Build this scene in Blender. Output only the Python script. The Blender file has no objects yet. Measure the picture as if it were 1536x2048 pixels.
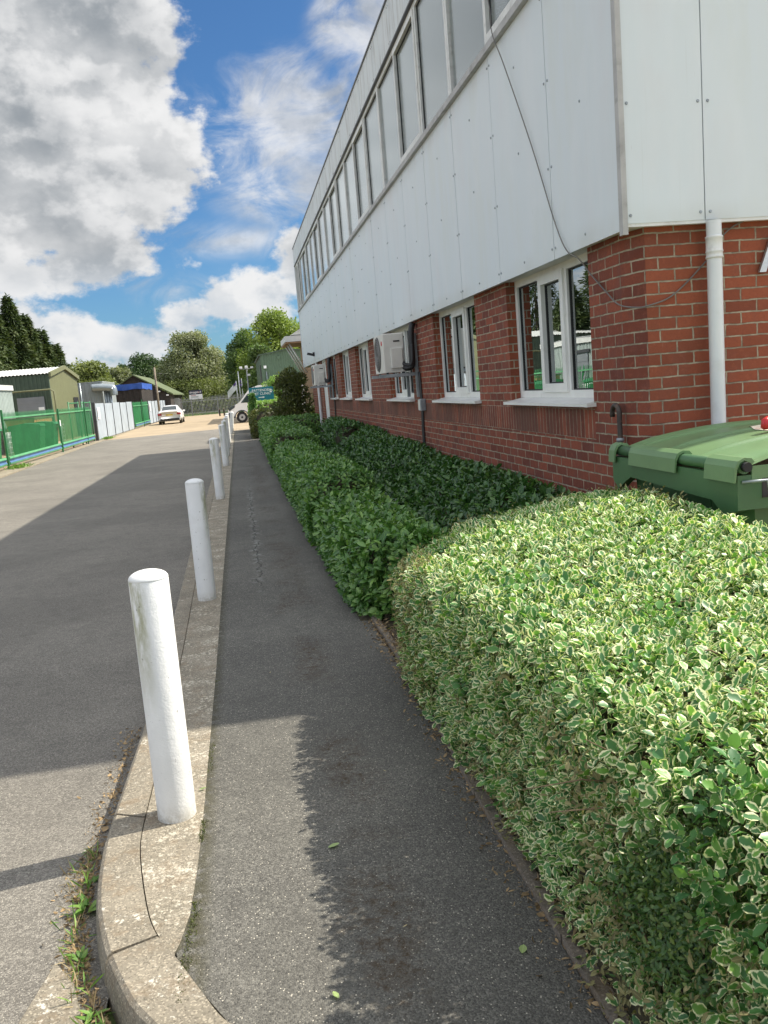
import bpy, math, random
import numpy as np
from mathutils import Vector, Matrix
random.seed(7); RNG = np.random.default_rng(7)
R = math.radians
sc = bpy.context.scene
COL = sc.collection

# ------------------------------------------------------------------ camera
F_PX, PITCH, ROLL, YAW, EYE = 1735.74, .14554, -.081979, .15475, 1.6
_f = Vector((math.sin(YAW)*math.cos(PITCH), math.cos(YAW)*math.cos(PITCH), -math.sin(PITCH)))
_r = Vector((math.cos(YAW), -math.sin(YAW), 0)); _u = _r.cross(_f)
CR = math.cos(ROLL)*_r + math.sin(ROLL)*_u
CU = -math.sin(ROLL)*_r + math.cos(ROLL)*_u
cd = bpy.data.cameras.new('camera'); cam = bpy.data.objects.new('camera', cd); COL.objects.link(cam)
cam.matrix_world = Matrix(((CR.x, CU.x, -_f.x, 0), (CR.y, CU.y, -_f.y, 0), (CR.z, CU.z, -_f.z, EYE), (0, 0, 0, 1)))
cd.sensor_fit = 'VERTICAL'; cd.sensor_height = 36; cd.sensor_width = 27
cd.lens = 36*F_PX/2048; cd.clip_start = .05; cd.clip_end = 3000
sc.camera = cam
def at(x, y, Y):
    "point at distance Y along the road seen at photo position x, y"
    d = (x-768)*CR - (y-1024)*CU + F_PX*_f
    return Vector((0, 0, EYE)) + d*(Y/d.y)

# ------------------------------------------------------------------ node helper
class NT:
    def __init__(s, nt): s.nt = nt; s.n = nt.nodes; s.l = nt.links
    def node(s, typ, **kw):
        n = s.n.new(typ)
        for k, v in kw.items(): setattr(n, k, v)
        return n
    def put(s, sock, v):
        if v is None: return
        if hasattr(v, 'links') or isinstance(v, bpy.types.NodeSocket): s.l.new(v, sock)
        else:
            if sock.type == 'RGBA' and not hasattr(v, '__len__'): v = (v, v, v, 1)
            if sock.type == 'RGBA' and len(v) == 3: v = (*v, 1)
            sock.default_value = v
    def m(s, op, a, b=None, c=None, clamp=False):
        n = s.node('ShaderNodeMath', operation=op, use_clamp=clamp)
        s.put(n.inputs[0], a); s.put(n.inputs[1], b); s.put(n.inputs[2], c)
        return n.outputs[0]
    def add(s, a, b): return s.m('ADD', a, b)
    def sub(s, a, b): return s.m('SUBTRACT', a, b)
    def mul(s, a, b): return s.m('MULTIPLY', a, b)
    def step(s, v, lo, hi, a=0., b=1.):
        n = s.node('ShaderNodeMapRange', interpolation_type='SMOOTHSTEP')
        s.put(n.inputs[0], v); n.inputs[1].default_value = lo; n.inputs[2].default_value = hi
        n.inputs[3].default_value = a; n.inputs[4].default_value = b
        return n.outputs[0]
    def mix(s, f, a, b, mode='MIX'):
        n = s.node('ShaderNodeMix', data_type='RGBA', blend_type=mode)
        s.put(n.inputs[0], f); s.put(n.inputs[6], a); s.put(n.inputs[7], b)
        return n.outputs[2]
    def noise(s, v, scale, detail=4, rough=.5, dist=0, col=False):
        n = s.node('ShaderNodeTexNoise'); s.put(n.inputs['Vector'], v)
        n.inputs['Scale'].default_value = scale; n.inputs['Detail'].default_value = detail
        n.inputs['Roughness'].default_value = rough; n.inputs['Distortion'].default_value = dist
        return n.outputs['Color' if col else 'Fac']
    def vor(s, v, scale, feature='F1', out='Distance'):
        n = s.node('ShaderNodeTexVoronoi', feature=feature); s.put(n.inputs['Vector'], v)
        n.inputs['Scale'].default_value = scale
        return n.outputs[out]
    def comb(s, x, y, z=0.):
        n = s.node('ShaderNodeCombineXYZ'); s.put(n.inputs[0], x); s.put(n.inputs[1], y); s.put(n.inputs[2], z)
        return n.outputs[0]
    def sep(s, v):
        n = s.node('ShaderNodeSeparateXYZ'); s.put(n.inputs[0], v); return n.outputs
    def vm(s, op, a, b=None):
        n = s.node('ShaderNodeVectorMath', operation=op); s.put(n.inputs[0], a); s.put(n.inputs[1], b)
        return n.outputs[0]
    def bump(s, h, strength, dist=.01):
        n = s.node('ShaderNodeBump'); s.put(n.inputs['Height'], h)
        n.inputs['Strength'].default_value = strength; n.inputs['Distance'].default_value = dist
        return n.outputs[0]

# ------------------------------------------------------------------ sky
SUN_EL = R(48.1); SUN_DIR = Vector((1, .17, 0)).normalized()*math.cos(SUN_EL) + Vector((0, 0, math.sin(SUN_EL)))
w = bpy.data.worlds.new('World'); sc.world = w; w.use_nodes = True
W = NT(w.node_tree); W.n.clear()
sky = W.node('ShaderNodeTexSky', sky_type='NISHITA', sun_disc=False, sun_elevation=SUN_EL,
             sun_rotation=math.atan2(SUN_DIR.x, SUN_DIR.y), altitude=50, air_density=1.0, dust_density=.6, ozone_density=2.2)
tc = W.node('ShaderNodeTexCoord').outputs['Generated']
dx, dy, dz = W.sep(tc)
DEG = 57.29578
az = W.mul(W.m('ARCTAN2', dx, dy), DEG)
el = W.mul(W.m('ARCSINE', dz), DEG)
P = W.comb(W.mul(az, 1.), W.mul(el, 1.35), 0.)
def blob(u0, v0, a, b):
    q = W.add(W.m('POWER', W.m('ABSOLUTE', W.mul(W.sub(az, u0), 1/a)), 2.), W.m('POWER', W.m('ABSOLUTE', W.mul(W.sub(el, v0), 1/b)), 2.))
    return W.mul(W.sub(1., W.m('SQRT', q)), min(a, b)/4.)
def union(bl):
    o = blob(*bl[0])
    for b in bl[1:]: o = W.m('SMOOTH_MAX', o, blob(*b), .12)
    return o
nz1 = W.noise(P, .17, 9, .56)
nz2 = W.noise(W.vm('ADD', P, (31., 7., 0.)), .5, 9, .6)
nzs = W.noise(W.vm('ADD', P, (.9, 1.1, 0.)), .17, 6, .56)
big = union([(-12, 19, 10.6, 6.6), (-7.5, 22.5, 7, 5), (-4.4, 14.2, 4.7, 3.7), (-11.5, 12, 6.4, 4.2), (-8.4, 8.9, 5.6, 2.2), (-15, 10, 6, 2.6), (-26, 15, 16, 9)])
low = union([(-13, 4.9, 4.4, 1.5), (-9.4, 4.6, 2.4, 1.7), (-6.3, 4.0, 2.6, 1.3), (-2.4, 4.9, 2.2, 1.5), (.0, 5.7, 2.1, 1.7), (2.3, 6.4, 2.3, 2.0), (4.5, 8.2, 1.7, 3.0), (7.0, 6.2, 2.2, 4.2), (14, 6, 7, 4), (0, .4, 60, 2.6), (-24, 4, 9, 3.0)])
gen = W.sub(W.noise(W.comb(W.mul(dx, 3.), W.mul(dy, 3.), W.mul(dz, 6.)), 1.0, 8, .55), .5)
front = W.mul(W.step(el, 24., 32., 1., 0.), W.mul(W.step(az, 12., 26., 1., 0.), W.step(az, -50., -35., 0., 1.)))
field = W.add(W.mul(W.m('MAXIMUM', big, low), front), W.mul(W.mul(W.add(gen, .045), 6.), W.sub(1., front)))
D = W.add(field, W.add(W.mul(W.sub(nz1, .5), 1.7), W.mul(W.sub(nz2, .5), .75)))
mask = W.step(D, -.07, .19)
wsp = W.noise(W.comb(W.mul(az, .55), W.add(W.mul(el, 1.0), W.mul(az, -.12)), 4.), .33, 10, .62, .6)
wreg = union([(6.5, 16.0, 10., 4.6), (6., 12.4, 7., 2.8), (11, 20, 5, 5), (1.0, 9.6, 8, 1.3), (-2.5, 6.9, 8, 1.2)])
wmask = W.mul(W.mul(W.step(W.add(wsp, W.mul(wreg, .26)), .46, .78), W.step(wreg, -.1, .35)), W.mul(front, .82))
thick = W.step(D, .0, .95)
lit = W.step(W.sub(nz1, nzs), -.06, .085)
nb = W.noise(W.vm('ADD', P, (3., 90., 0.)), .14, 5, .5)
bright = W.add(W.mul(lit, .46), W.mul(W.sub(1., thick), .42))
bright = W.add(bright, W.mul(W.sub(nb, .5), 2.4))
bright = W.add(bright, W.mul(W.sub(nz2, .5), 1.0))
lowsh = W.step(el, 5., 11., -.22, .0)
bright = W.step(W.add(bright, lowsh), -.55, 1.18)
ccol = W.mix(bright, W.mix(W.step(el, 5., 10.), (.47, .56, .66), (.34, .375, .41)), (.97, .97, .97))
bsk = W.node('ShaderNodeBackground'); 
skc = W.mix(1., sky.outputs[0], (.58, .93, 1.24), 'MULTIPLY')
W.put(bsk.inputs[0], skc); bsk.inputs[1].default_value = .054
bcl = W.node('ShaderNodeBackground'); W.put(bcl.inputs[0], ccol); W.put(bcl.inputs[1], W.add(.53, W.mul(W.sub(1., front), W.add(.55, W.step(W.m('ADD', W.mul(dx, SUN_DIR.x), W.add(W.mul(dy, SUN_DIR.y), W.mul(dz, SUN_DIR.z))), .6, 1., 0., .9)))))  # unseen clouds beyond the view boosted, most near the sun, as added fill light
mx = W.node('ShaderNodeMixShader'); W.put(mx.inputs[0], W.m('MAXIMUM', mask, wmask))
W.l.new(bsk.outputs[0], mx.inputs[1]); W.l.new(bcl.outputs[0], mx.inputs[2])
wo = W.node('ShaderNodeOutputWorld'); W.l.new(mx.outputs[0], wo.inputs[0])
w.cycles.sampling_method = 'MANUAL'; w.cycles.sample_map_resolution = 1024

sd = bpy.data.lights.new('sun', 'SUN'); sd.energy = 4.1; sd.angle = R(.53); sd.color = (1., .935, .81)
so = bpy.data.objects.new('sun', sd); COL.objects.link(so)
so.rotation_euler = (-SUN_DIR).to_track_quat('-Z', 'Y').to_euler(); so.location = (30, 5, 35)
sc.view_settings.view_transform = 'Standard'; sc.view_settings.look = 'None'
sc.view_settings.exposure = .80; sc.view_settings.gamma = 1.
sc.render.engine = 'CYCLES'
sc.cycles.max_bounces = 7; sc.cycles.diffuse_bounces = 3; sc.cycles.transparent_max_bounces = 16
sc.cycles.glossy_bounces = 4; sc.cycles.transmission_bounces = 4; sc.cycles.caustics_reflective = False
sc.cycles.use_denoising = True

# ------------------------------------------------------------------ materials
def new_mat(name):
    m = bpy.data.materials.new(name); m.use_nodes = True
    t = NT(m.node_tree); b = t.n['Principled BSDF']
    return m, t, b
def pos(t): return t.node('ShaderNodeNewGeometry').outputs['Position']
def pm(name, col, rough=.6, metal=0., var=.18, vs=2.5, bump=0., bs=60., spec=.5, dirt=None, stretch=None):
    m, t, b = new_mat(name)
    p = pos(t)
    if stretch: p = t.vm('MULTIPLY', p, stretch)
    n = t.noise(p, vs, 6, .6)
    c = t.mix(t.step(n, .3, .7), tuple(k*(1-var) for k in col), tuple(min(1, k*(1+var)) for k in col))
    if dirt:
        d = t.step(t.noise(t.vm('ADD', p, (5., 3., 1.)), vs*1.7, 7, .65), .52, .72)
        c = t.mix(t.mul(d, dirt[3]), c, dirt[:3])
    t.put(b.inputs['Base Color'], c)
    b.inputs['Roughness'].default_value = rough; b.inputs['Metallic'].default_value = metal
    b.inputs['Specular IOR Level'].default_value = spec
    if bump: t.put(b.inputs['Normal'], t.bump(t.noise(p, bs, 4, .6), bump))
    return m
M = {}
def asphalt(name, dark, light, speck, moss=False, warm=1.):
    m, t, b = new_mat(name); p = pos(t)
    x, y, z = t.sep(p)
    big = t.noise(p, .8, 5, .6); med = t.noise(p, 7., 5, .6)
    chip = t.vor(p, 185., out='Color'); cr, cg, cb = t.sep(chip)
    cd_ = t.vor(p, 185.)
    c = t.mix(t.step(big, .3, .7), dark, light)
    c = t.mix(t.mul(t.step(cr, .25, 1.), .6), c, tuple(k*2.1 for k in light))
    c = t.mix(t.mul(t.step(cb, .5, 1.), .5), c, tuple(k*.35 for k in dark))
    patch = t.step(t.noise(t.vm('ADD', p, (40., 3., 0.)), .35, 4, .6), .48, .56)
    c = t.mix(t.mul(patch, .22), c, tuple(k*.6 for k in dark))
    br = t.mul(t.step(cg, 1-speck, 1-speck*.6), t.step(cd_, .55, .35))
    c = t.mix(t.mul(br, t.step(cb, .1, .9)), c, (.50, .46, .385))
    c = t.mix(t.mul(t.step(med, .45, .75), .35), c, tuple(k*.7 for k in dark))
    h = t.add(t.mul(cd_, -1.), t.mul(med, .4))
    if moss:
        # moss and grime down the middle of the walk, pale broken scars along a crack
        off = t.mul(t.sub(t.noise(p, .9, 4, .6), .5), .55)
        dm = t.m('ABSOLUTE', t.sub(t.sub(x, off), t.add(.30, t.mul(y, -.003))))
        ms = t.mul(t.step(dm, .18, .03), t.add(t.mul(t.step(t.noise(p, 9., 7, .72), .43, .60), .4), t.mul(t.step(t.noise(p, 34., 5, .75), .50, .60), .6)))
        ms = t.mul(ms, t.step(t.noise(t.comb(x, t.mul(y, 1.), 3.), 1.3, 2), .40, .55))
        c = t.mix(t.mul(ms, .9), c, (.050, .030, .014))
        cr_ = t.m('ABSOLUTE', t.sub(x, t.add(.035, t.mul(t.sub(t.noise(t.comb(0., y, 0.), 2.6, 6, .7), .5), .34))))
        cm = t.mul(t.step(cr_, .075, .02), t.step(t.noise(p, 7., 6, .7), .50, .56))
        cm = t.mul(cm, t.mul(t.step(y, 6.5, 8.), t.step(y, 17., 14.)))
        c = t.mix(t.mul(cm, .6), c, (.28, .285, .26))
        line = t.mul(t.step(cr_, .007, .002), t.mul(t.step(y, 6.5, 8.), t.step(y, 17., 14.)))
        c = t.mix(line, c, (.012, .012, .011))
        pale = t.mul(t.step(t.noise(t.vm('ADD', p, (3., 8., 0.)), 5., 8, .75), .62, .70), t.step(x, .05, -.2))
        c = t.mix(t.mul(pale, .55), c, (.33, .32, .29))
        edge = t.mul(t.step(x, -.23, -.29), t.step(t.noise(p, 18., 5, .7), .36, .54))
        c = t.mix(t.mul(edge, .7), c, (.05, .045, .02))
        h = t.sub(h, t.mul(line, 1.2))
    t.put(b.inputs['Base Color'], c); b.inputs['Roughness'].default_value = .85
    b.inputs['Specular IOR Level'].default_value = .35
    t.put(b.inputs['Normal'], t.bump(h, .75, .004))
    return m
M['road'] = asphalt('road_asphalt', (.130, .119, .103), (.174, .160, .137), .11)
M['path'] = asphalt('path_asphalt', (.086, .082, .073), (.122, .116, .101), .09, moss=True)
def concrete(name, c0, c1, lichen, lc=(.62, .58, .50), bump=.5, ls=34.):
    m, t, b = new_mat(name); p = pos(t)
    c = t.mix(t.step(t.noise(p, 3.5, 7, .65), .3, .7), c0, c1)
    c = t.mix(t.mul(t.step(t.noise(p, 90., 4, .7), .45, .7), .5), c, tuple(k*.6 for k in c0))
    v = t.noise(t.vm('ADD', p, (9., 2., 4.)), ls, 6, .62)
    cl = t.noise(t.vm('ADD', p, (1., 5., 2.)), 5., 4, .6)
    li = t.step(t.add(t.mul(t.noise(p, 110., 4, .6), .35), t.add(t.mul(v, .65), t.mul(t.sub(cl, .5), .5))), .64-lichen*.15, .70-lichen*.08)
    c = t.mix(t.mul(li, .9), c, lc)
    gr2 = t.vor(p, 190., out='Color'); c = t.mix(t.mul(t.step(t.sep(gr2)[0], .72, .95), .45), c, tuple(min(1, k*2.0) for k in c1)); c = t.mix(t.mul(t.step(t.sep(gr2)[1], .8, .95), .5), c, tuple(k*.35 for k in c0))
    br2 = t.step(t.noise(t.vm('ADD', p, (2., 7., 1.)), 9., 6, .7), .50, .66); c = t.mix(t.mul(br2, .40), c, (.20, .135, .075))
    bl = t.step(t.noise(t.vm('ADD', p, (4., 1., 7.)), 48., 5, .7), .60, .68)
    c = t.mix(t.mul(bl, .6), c, (.07, .065, .05))
    t.put(b.inputs['Base Color'], c); b.inputs['Roughness'].default_value = .9
    t.put(b.inputs['Normal'], t.bump(t.add(t.noise(p, 160., 5, .7), t.mul(t.noise(p, 24., 5, .6), .8)), bump, .006))
    return m
M['kerb'] = concrete('kerb_concrete', (.19, .165, .125), (.27, .235, .18), .35)
M['haunch'] = concrete('lichen_concrete', (.20, .175, .13), (.30, .26, .20), .82, lc=(.62, .565, .46), ls=46., bump=.8)
M['edging'] = concrete('edging_concrete', (.13, .11, .085), (.20, .165, .13), .1)
M['yard'] = pm('yard_concrete', (.33, .255, .165), .9, var=.12, vs=.5, bump=.2, dirt=(.24, .19, .13, .5))
M['verge'] = pm('verge_gravel', (.26, .22, .16), .95, var=.25, vs=6, bump=.4, dirt=(.16, .15, .07, .6))
M['soil'] = pm('soil', (.075, .055, .035), .95, var=.4, vs=20, bump=1., bs=80)
M['grass'] = pm('grass_ground', (.09, .125, .035), .95, var=.35, vs=1.2, bump=.5, bs=30)
M['track'] = pm('dirt_track', (.36, .24, .18), .95, var=.15, vs=1.)

def brick_mat():
    m, t, b = new_mat('red_brick'); g = t.node('ShaderNodeNewGeometry')
    p = g.outputs['Position']; x, y, z = t.sep(p); nx, ny, nz_ = t.sep(g.outputs['Normal'])
    sel = t.m('GREATER_THAN', t.m('ABSOLUTE', nx), .6)
    u = t.add(t.mul(y, sel), t.mul(x, t.sub(1., sel)))
    wob = t.noise(p, 14., 3, .6); wob2 = t.noise(t.vm('ADD', p, (7., 7., 7.)), 14., 3, .6)
    uu = t.add(u, t.mul(t.sub(wob, .5), .012)); vv = t.add(z, t.mul(t.sub(wob2, .5), .012))
    def bt(vec, off):
        n = t.node('ShaderNodeTexBrick', offset=off, squash=1.)
        t.put(n.inputs['Vector'], vec); n.inputs['Scale'].default_value = 1.
        n.inputs['Color1'].default_value = (.0, .0, .0, 1); n.inputs['Color2'].default_value = (1., 1., 1., 1)
        n.inputs['Mortar'].default_value = (.5, .5, .5, 1)
        n.inputs['Mortar Size'].default_value = .0062; n.inputs['Mortar Smooth'].default_value = .3; n.inputs['Bias'].default_value = 0.
        n.inputs['Brick Width'].default_value = .225; n.inputs['Row Height'].default_value = .075
        return n.outputs['Color'], n.outputs['Fac']
    c1, f1 = bt(t.comb(uu, vv), .5)
    c2, f2 = bt(t.comb(t.sub(vv, 1.075), uu), 0.)
    sold = t.mul(t.mul(t.m('GREATER_THAN', z, 1.075), t.m('LESS_THAN', z, 1.3)), t.mul(sel, t.m('GREATER_THAN', y, 6.02)))
    var = t.mix(sold, c1, c2); fac = t.add(t.mul(f1, t.sub(1., sold)), t.mul(f2, sold))
    tone = t.sep(var)[0]
    cc = t.mix(tone, (.150, .036, .020), (.310, .078, .038))
    # individual patchiness
    cc = t.mix(t.mul(t.step(t.noise(p, 5., 5, .6), .42, .68), .5), cc, (.17, .065, .05))
    cc = t.mix(t.mul(t.step(t.noise(t.vm('ADD', p, (9., 9., 9.)), 22., 5, .7), .5, .7), .4), cc, (.36, .11, .06))
    cc = t.mix(t.mul(t.step(t.noise(p, 70., 5, .7), .45, .72), .45), cc, (.13, .035, .028))
    warm = t.sub(1., sel)
    cc = t.mix(t.mul(warm, .30), cc, (.34, .095, .038))
    streak = t.step(t.noise(t.comb(t.mul(u, 9.), t.mul(z, .9), 1.), 4., 5, .7), .60, .78)
    cc = t.mix(t.mul(streak, .16), cc, (.40, .33, .27))
    mort = t.mix(t.step(t.noise(p, 11., 5, .6), .35, .65), (.22, .18, .13), (.43, .365, .265))
    c = t.mix(fac, cc, mort)
    # grime under the sills and under the overhang
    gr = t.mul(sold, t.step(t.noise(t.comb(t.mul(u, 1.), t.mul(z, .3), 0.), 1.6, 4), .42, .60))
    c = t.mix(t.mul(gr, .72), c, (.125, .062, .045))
    t.put(b.inputs['Base Color'], c); b.inputs['Roughness'].default_value = .88
    h = t.add(t.mul(fac, -1.), t.mul(t.noise(p, 55., 5, .7), .45))
    t.put(b.inputs['Normal'], t.bump(h, .9, .008))
    return m
M['brick'] = brick_mat()
def clad_mat():
    m, t, b = new_mat('white_cladding'); g = t.node('ShaderNodeNewGeometry'); p = g.outputs['Position']
    x, y, z = t.sep(p); u = t.add(x, y)
    st = t.noise(t.comb(t.mul(u, 2.2), t.mul(z, .35), 0.), 1.5, 7, .62)
    c = t.mix(t.mul(t.step(st, .35, .7), .45), (.68, .735, .765), (.76, .785, .80))
    bl = t.noise(t.comb(t.mul(u, 1.), t.mul(z, .5), 7.), 1.1, 5, .6)
    c = t.mix(t.mul(t.step(bl, .50, .72), .30), c, (.66, .63, .63))
    gr = t.mul(t.step(bl, .52, .38), t.step(st, .4, .6))
    c = t.mix(t.mul(gr, .16), c, (.50, .55, .44))
    sc_ = t.step(t.noise(t.comb(t.mul(u, 60.), t.mul(z, 4.), 2.), 1., 3, .5), .74, .78)
    c = t.mix(t.mul(sc_, .30), c, (.30, .27, .24))
    # run-off stains on the top fascia and a little below the window band
    fas = t.step(z, 5.7, 5.95)
    run = t.step(t.noise(t.comb(t.mul(u, 5.), t.mul(z, .8), 4.), 1.7, 6, .7), .44, .70)
    c = t.mix(t.mul(t.mul(run, fas), .72), c, (.32, .305, .28))
    c = t.mix(t.mul(fas, .22), c, (.50, .49, .47))
    rb = t.mul(t.step(z, 4.12, 4.33), t.step(st, .35, .65)); c = t.mix(t.mul(t.mul(rb, t.sub(1., fas)), .25), c, (.5, .46, .42))
    lo = t.mul(t.step(z, 2.60, 2.44), t.step(bl, .35, .6)); c = t.mix(t.mul(lo, .3), c, (.48, .48, .40))
    ro2 = t.mul(t.step(t.noise(t.comb(t.mul(u, 14.), t.mul(z, .25), 9.), 1., 6, .75), .56, .74), t.step(t.noise(t.comb(t.mul(u, .8), t.mul(z, .3), 3.), 1., 3), .48, .62))
    c = t.mix(t.mul(t.mul(ro2, t.sub(1., fas)), .34), c, (.50, .50, .46))
    t.put(b.inputs['Base Color'], c); b.inputs['Roughness'].default_value = .38
    b.inputs['Specular IOR Level'].default_value = .4
    t.put(b.inputs['Normal'], t.bump(t.noise(p, 1.6, 2, .5), .06, .02))
    return m
M['clad'] = clad_mat()
M['upvc'] = pm('white_upvc', (.78, .78, .75), .35, var=.05, vs=4, dirt=(.55, .53, .47, .35))
M['upvc_old'] = pm('weathered_upvc', (.72, .72, .70), .5, var=.08, vs=6, dirt=(.42, .40, .37, .5))
M['band'] = pm('grey_trim', (.42, .41, .40), .5, var=.15, vs=5, dirt=(.2, .19, .17, .6))
M['darktrim'] = pm('dark_trim', (.05, .05, .055), .4)
M['rubber'] = pm('black_gasket', (.012, .012, .013), .6)
M['black'] = pm('black_plastic', (.02, .02, .022), .45, var=.3)
M['bollard'] = None
def bollard_mat():
    m, t, b = new_mat('white_painted_post'); g = t.node('ShaderNodeTexCoord').outputs['Object']; p = pos(t)
    x, y, z = t.sep(g)
    c = t.mix(t.step(t.noise(p, 6., 6, .6), .35, .7), (.73, .73, .72), (.80, .80, .79))
    al = t.mul(t.mul(t.step(t.add(t.mul(x, .72), t.mul(y, .69)), -.050, -.071), t.step(z, -.10, .40)), t.step(t.noise(t.vm('MULTIPLY', p, (1., 1., .3)), 14., 6, .7), .36, .60))
    c = t.mix(t.mul(al, .85), c, (.26, .255, .12))
    ro = t.step(t.noise(t.vm('MULTIPLY', p, (1., 1., .5)), 10., 7, .7), .54, .70)
    c = t.mix(t.mul(ro, .16), c, (.50, .49, .45))
    ch = t.step(t.noise(p, 42., 4, .65), .665, .69); c = t.mix(t.mul(ch, .8), c, (.16, .14, .11))
    lo = t.mul(t.step(z, -.36, -.49), t.step(t.noise(p, 22., 6, .7), .36, .58)); c = t.mix(t.mul(lo, .8), c, (.30, .27, .2))
    t.put(b.inputs['Base Color'], c); b.inputs['Roughness'].default_value = .55
    t.put(b.inputs['Normal'], t.bump(t.add(t.noise(p, 130., 3, .6), t.mul(t.noise(p, 25., 3, .6), 1.2)), .35, .004))
    return m
M['bollard'] = bollard_mat()
def glass_mat(name, tint, refl, ro=0.):
    m = bpy.data.materials.new(name); m.use_nodes = True; t = NT(m.node_tree); t.n.clear()
    gl = t.node('ShaderNodeBsdfGlossy'); gl.inputs['Roughness'].default_value = ro; gl.inputs[0].default_value = (.92, .97, .97, 1)
    tr = t.node('ShaderNodeBsdfTransparent'); tr.inputs[0].default_value = (*tint, 1)
    fr = t.node('ShaderNodeFresnel'); fr.inputs[0].default_value = 1.7
    g = t.node('ShaderNodeNewGeometry')
    t.put(gl.inputs['Normal'], t.bump(t.noise(g.outputs['Position'], 1.6, 2, .5), .03, .03))
    k = t.m('ADD', t.mul(fr.outputs[0], refl), .05, clamp=True)
    mm = t.node('ShaderNodeMixShader'); t.put(mm.inputs[0], k)
    t.l.new(tr.outputs[0], mm.inputs[1]); t.l.new(gl.outputs[0], mm.inputs[2])
    o = t.node('ShaderNodeOutputMaterial'); t.l.new(mm.outputs[0], o.inputs[0])
    return m
M['glass'] = glass_mat('window_glass', (.6, .65, .65), 2.6)
M['glass_up'] = glass_mat('upper_window_glass', (.96, .96, .96), 1.9, .16)
M['car_glass'] = pm('car_glass', (.03, .04, .045), .05, var=.1, spec=.9)
M['blind'] = pm('pale_roller_blind', (.88, .87, .85), .8, var=.08)
M['room'] = pm('dim_interior', (.16, .15, .14), .9, var=.1)
M['curtain'] = pm('net_curtain', (.42, .43, .41), .9, var=.25, vs=1., stretch=(0, 18, 0))
M['ac'] = pm('ac_casing', (.68, .66, .61), .45, var=.06, vs=3)
M['ac_dark'] = pm('ac_grille', (.30, .29, .28), .5, var=.1)
M['galv'] = pm('galvanised_steel', (.33, .36, .38), .45, metal=.5, var=.2, vs=8)
M['steel'] = pm('brushed_steel_letter', (.55, .56, .56), .35, metal=.8, var=.1, vs=20)
M['pipe'] = pm('white_pvc_pipe', (.72, .74, .75), .35, var=.04, dirt=(.5, .5, .47, .3))
M['rust'] = pm('black_iron_pipe', (.045, .035, .03), .6, var=.4, vs=20, dirt=(.18, .09, .05, .5))
M['cable'] = pm('grey_cable', (.16, .15, .14), .5)
M['red'] = pm('red_plastic', (.55, .02, .02), .3, var=.08)
M['bin'] = pm('green_bin_plastic', (.055, .135, .055), .42, var=.12, vs=2.5, bump=.12, bs=220, dirt=(.12, .17, .09, .25))
M['bin_lid'] = pm('faded_green_lid', (.135, .235, .105), .40, var=.10, vs=2., bump=.12, bs=180, dirt=(.19, .26, .15, .35))
M['sticker'] = pm('faded_sticker', (.75, .66, .52), .5, var=.1, vs=9, dirt=(.8, .25, .1, .8))
M['orange'] = pm('orange_paint', (.62, .25, .10), .5, var=.15)
M['fgreen'] = pm('green_fence_paint', (.024, .165, .058), .45, var=.15)
M['fgreen_l'] = pm('light_green_rail', (.10, .33, .15), .45, var=.15)
M['fblue'] = pm('blue_stripe_paint', (.06, .14, .28), .5, var=.15)
M['gsheet'] = pm('galvanised_sheet', (.37, .42, .47), .5, metal=.1, var=.10, vs=1.5, bump=.1, bs=40)
M['gpale'] = pm('grey_palisade', (.26, .28, .29), .5, metal=.2, var=.12)
M['olive'] = pm('olive_and_sunlit_green', (.15, .155, .075), .6, var=.07)  # workshop gable green with the sunlight put into the colour
M['dkgreen'] = pm('dark_and_shaded_green', (.055, .085, .058), .6, var=.12)  # workshop side green with the shade put into the colour
M['mdgreen'] = pm('green_steel_cladding', (.095, .15, .095), .6, var=.08)
M['rooflight'] = pm('pale_roof_sheet', (.45, .45, .43), .5, var=.06)
M['greyclad'] = pm('grey_steel_cladding', (.33, .38, .36), .55, var=.06)
M['roller'] = pm('roller_shutter', (.20, .215, .23), .5, var=.05)
M['ctn'] = pm('grey_container', (.33, .36, .36), .5, var=.08)
M['duct'] = pm('silver_duct', (.32, .36, .38), .3, metal=.6, var=.1)
M['tarp'] = pm('blue_tarpaulin', (.025, .085, .36), .5, var=.25, vs=1.5, bump=.6, bs=6)
M['darkwood'] = pm('dark_timber', (.035, .028, .024), .8, var=.35, vs=4)
M['moss_roof'] = pm('mossy_roof', (.095, .12, .055), .9, var=.2, vs=2)
M['wood'] = pm('weathered_wood', (.22, .18, .13), .85, var=.25, vs=6)
M['carwhite'] = pm('white_car_paint', (.78, .78, .78), .18, var=.02)
M['tyre'] = pm('tyre_rubber', (.02, .02, .02), .8)
M['rim'] = pm('silver_wheel', (.45, .45, .46), .35, metal=.7)
M['tail'] = pm('tail_lamp', (.35, .015, .02), .2)
M['plate'] = pm('yellow_plate', (.62, .46, .08), .5)
M['teal'] = pm('teal_sign', (.008, .17, .23), .4, var=.04)
M['white'] = pm('white_lettering', (.8, .8, .8), .5, var=.03)
M['navy'] = pm('navy_sign', (.02, .02, .045), .5)
M['buff'] = pm('buff_brick', (.34, .21, .12), .9, var=.2, vs=12, bump=.3)
M['fascia'] = pm('white_fascia', (.66, .66, .64), .5, var=.06)
M['bark'] = pm('bark', (.10, .08, .06), .95, var=.4, vs=8, bump=.8, bs=12)
M['twig'] = pm('twig_bark', (.21, .145, .085), .85, var=.4, vs=15)
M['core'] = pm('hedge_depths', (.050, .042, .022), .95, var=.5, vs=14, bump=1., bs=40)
M['purple'] = pm('purple_flag', (.13, .07, .28), .8)
M['greydoor'] = pm('grey_render', (.20, .21, .22), .8, var=.2, vs=4)
M['yellow'] = pm('yellow_machine', (.62, .36, .04), .5)
M['dry'] = pm('dry_litter', (.30, .21, .11), .9, var=.4, vs=30)

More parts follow.
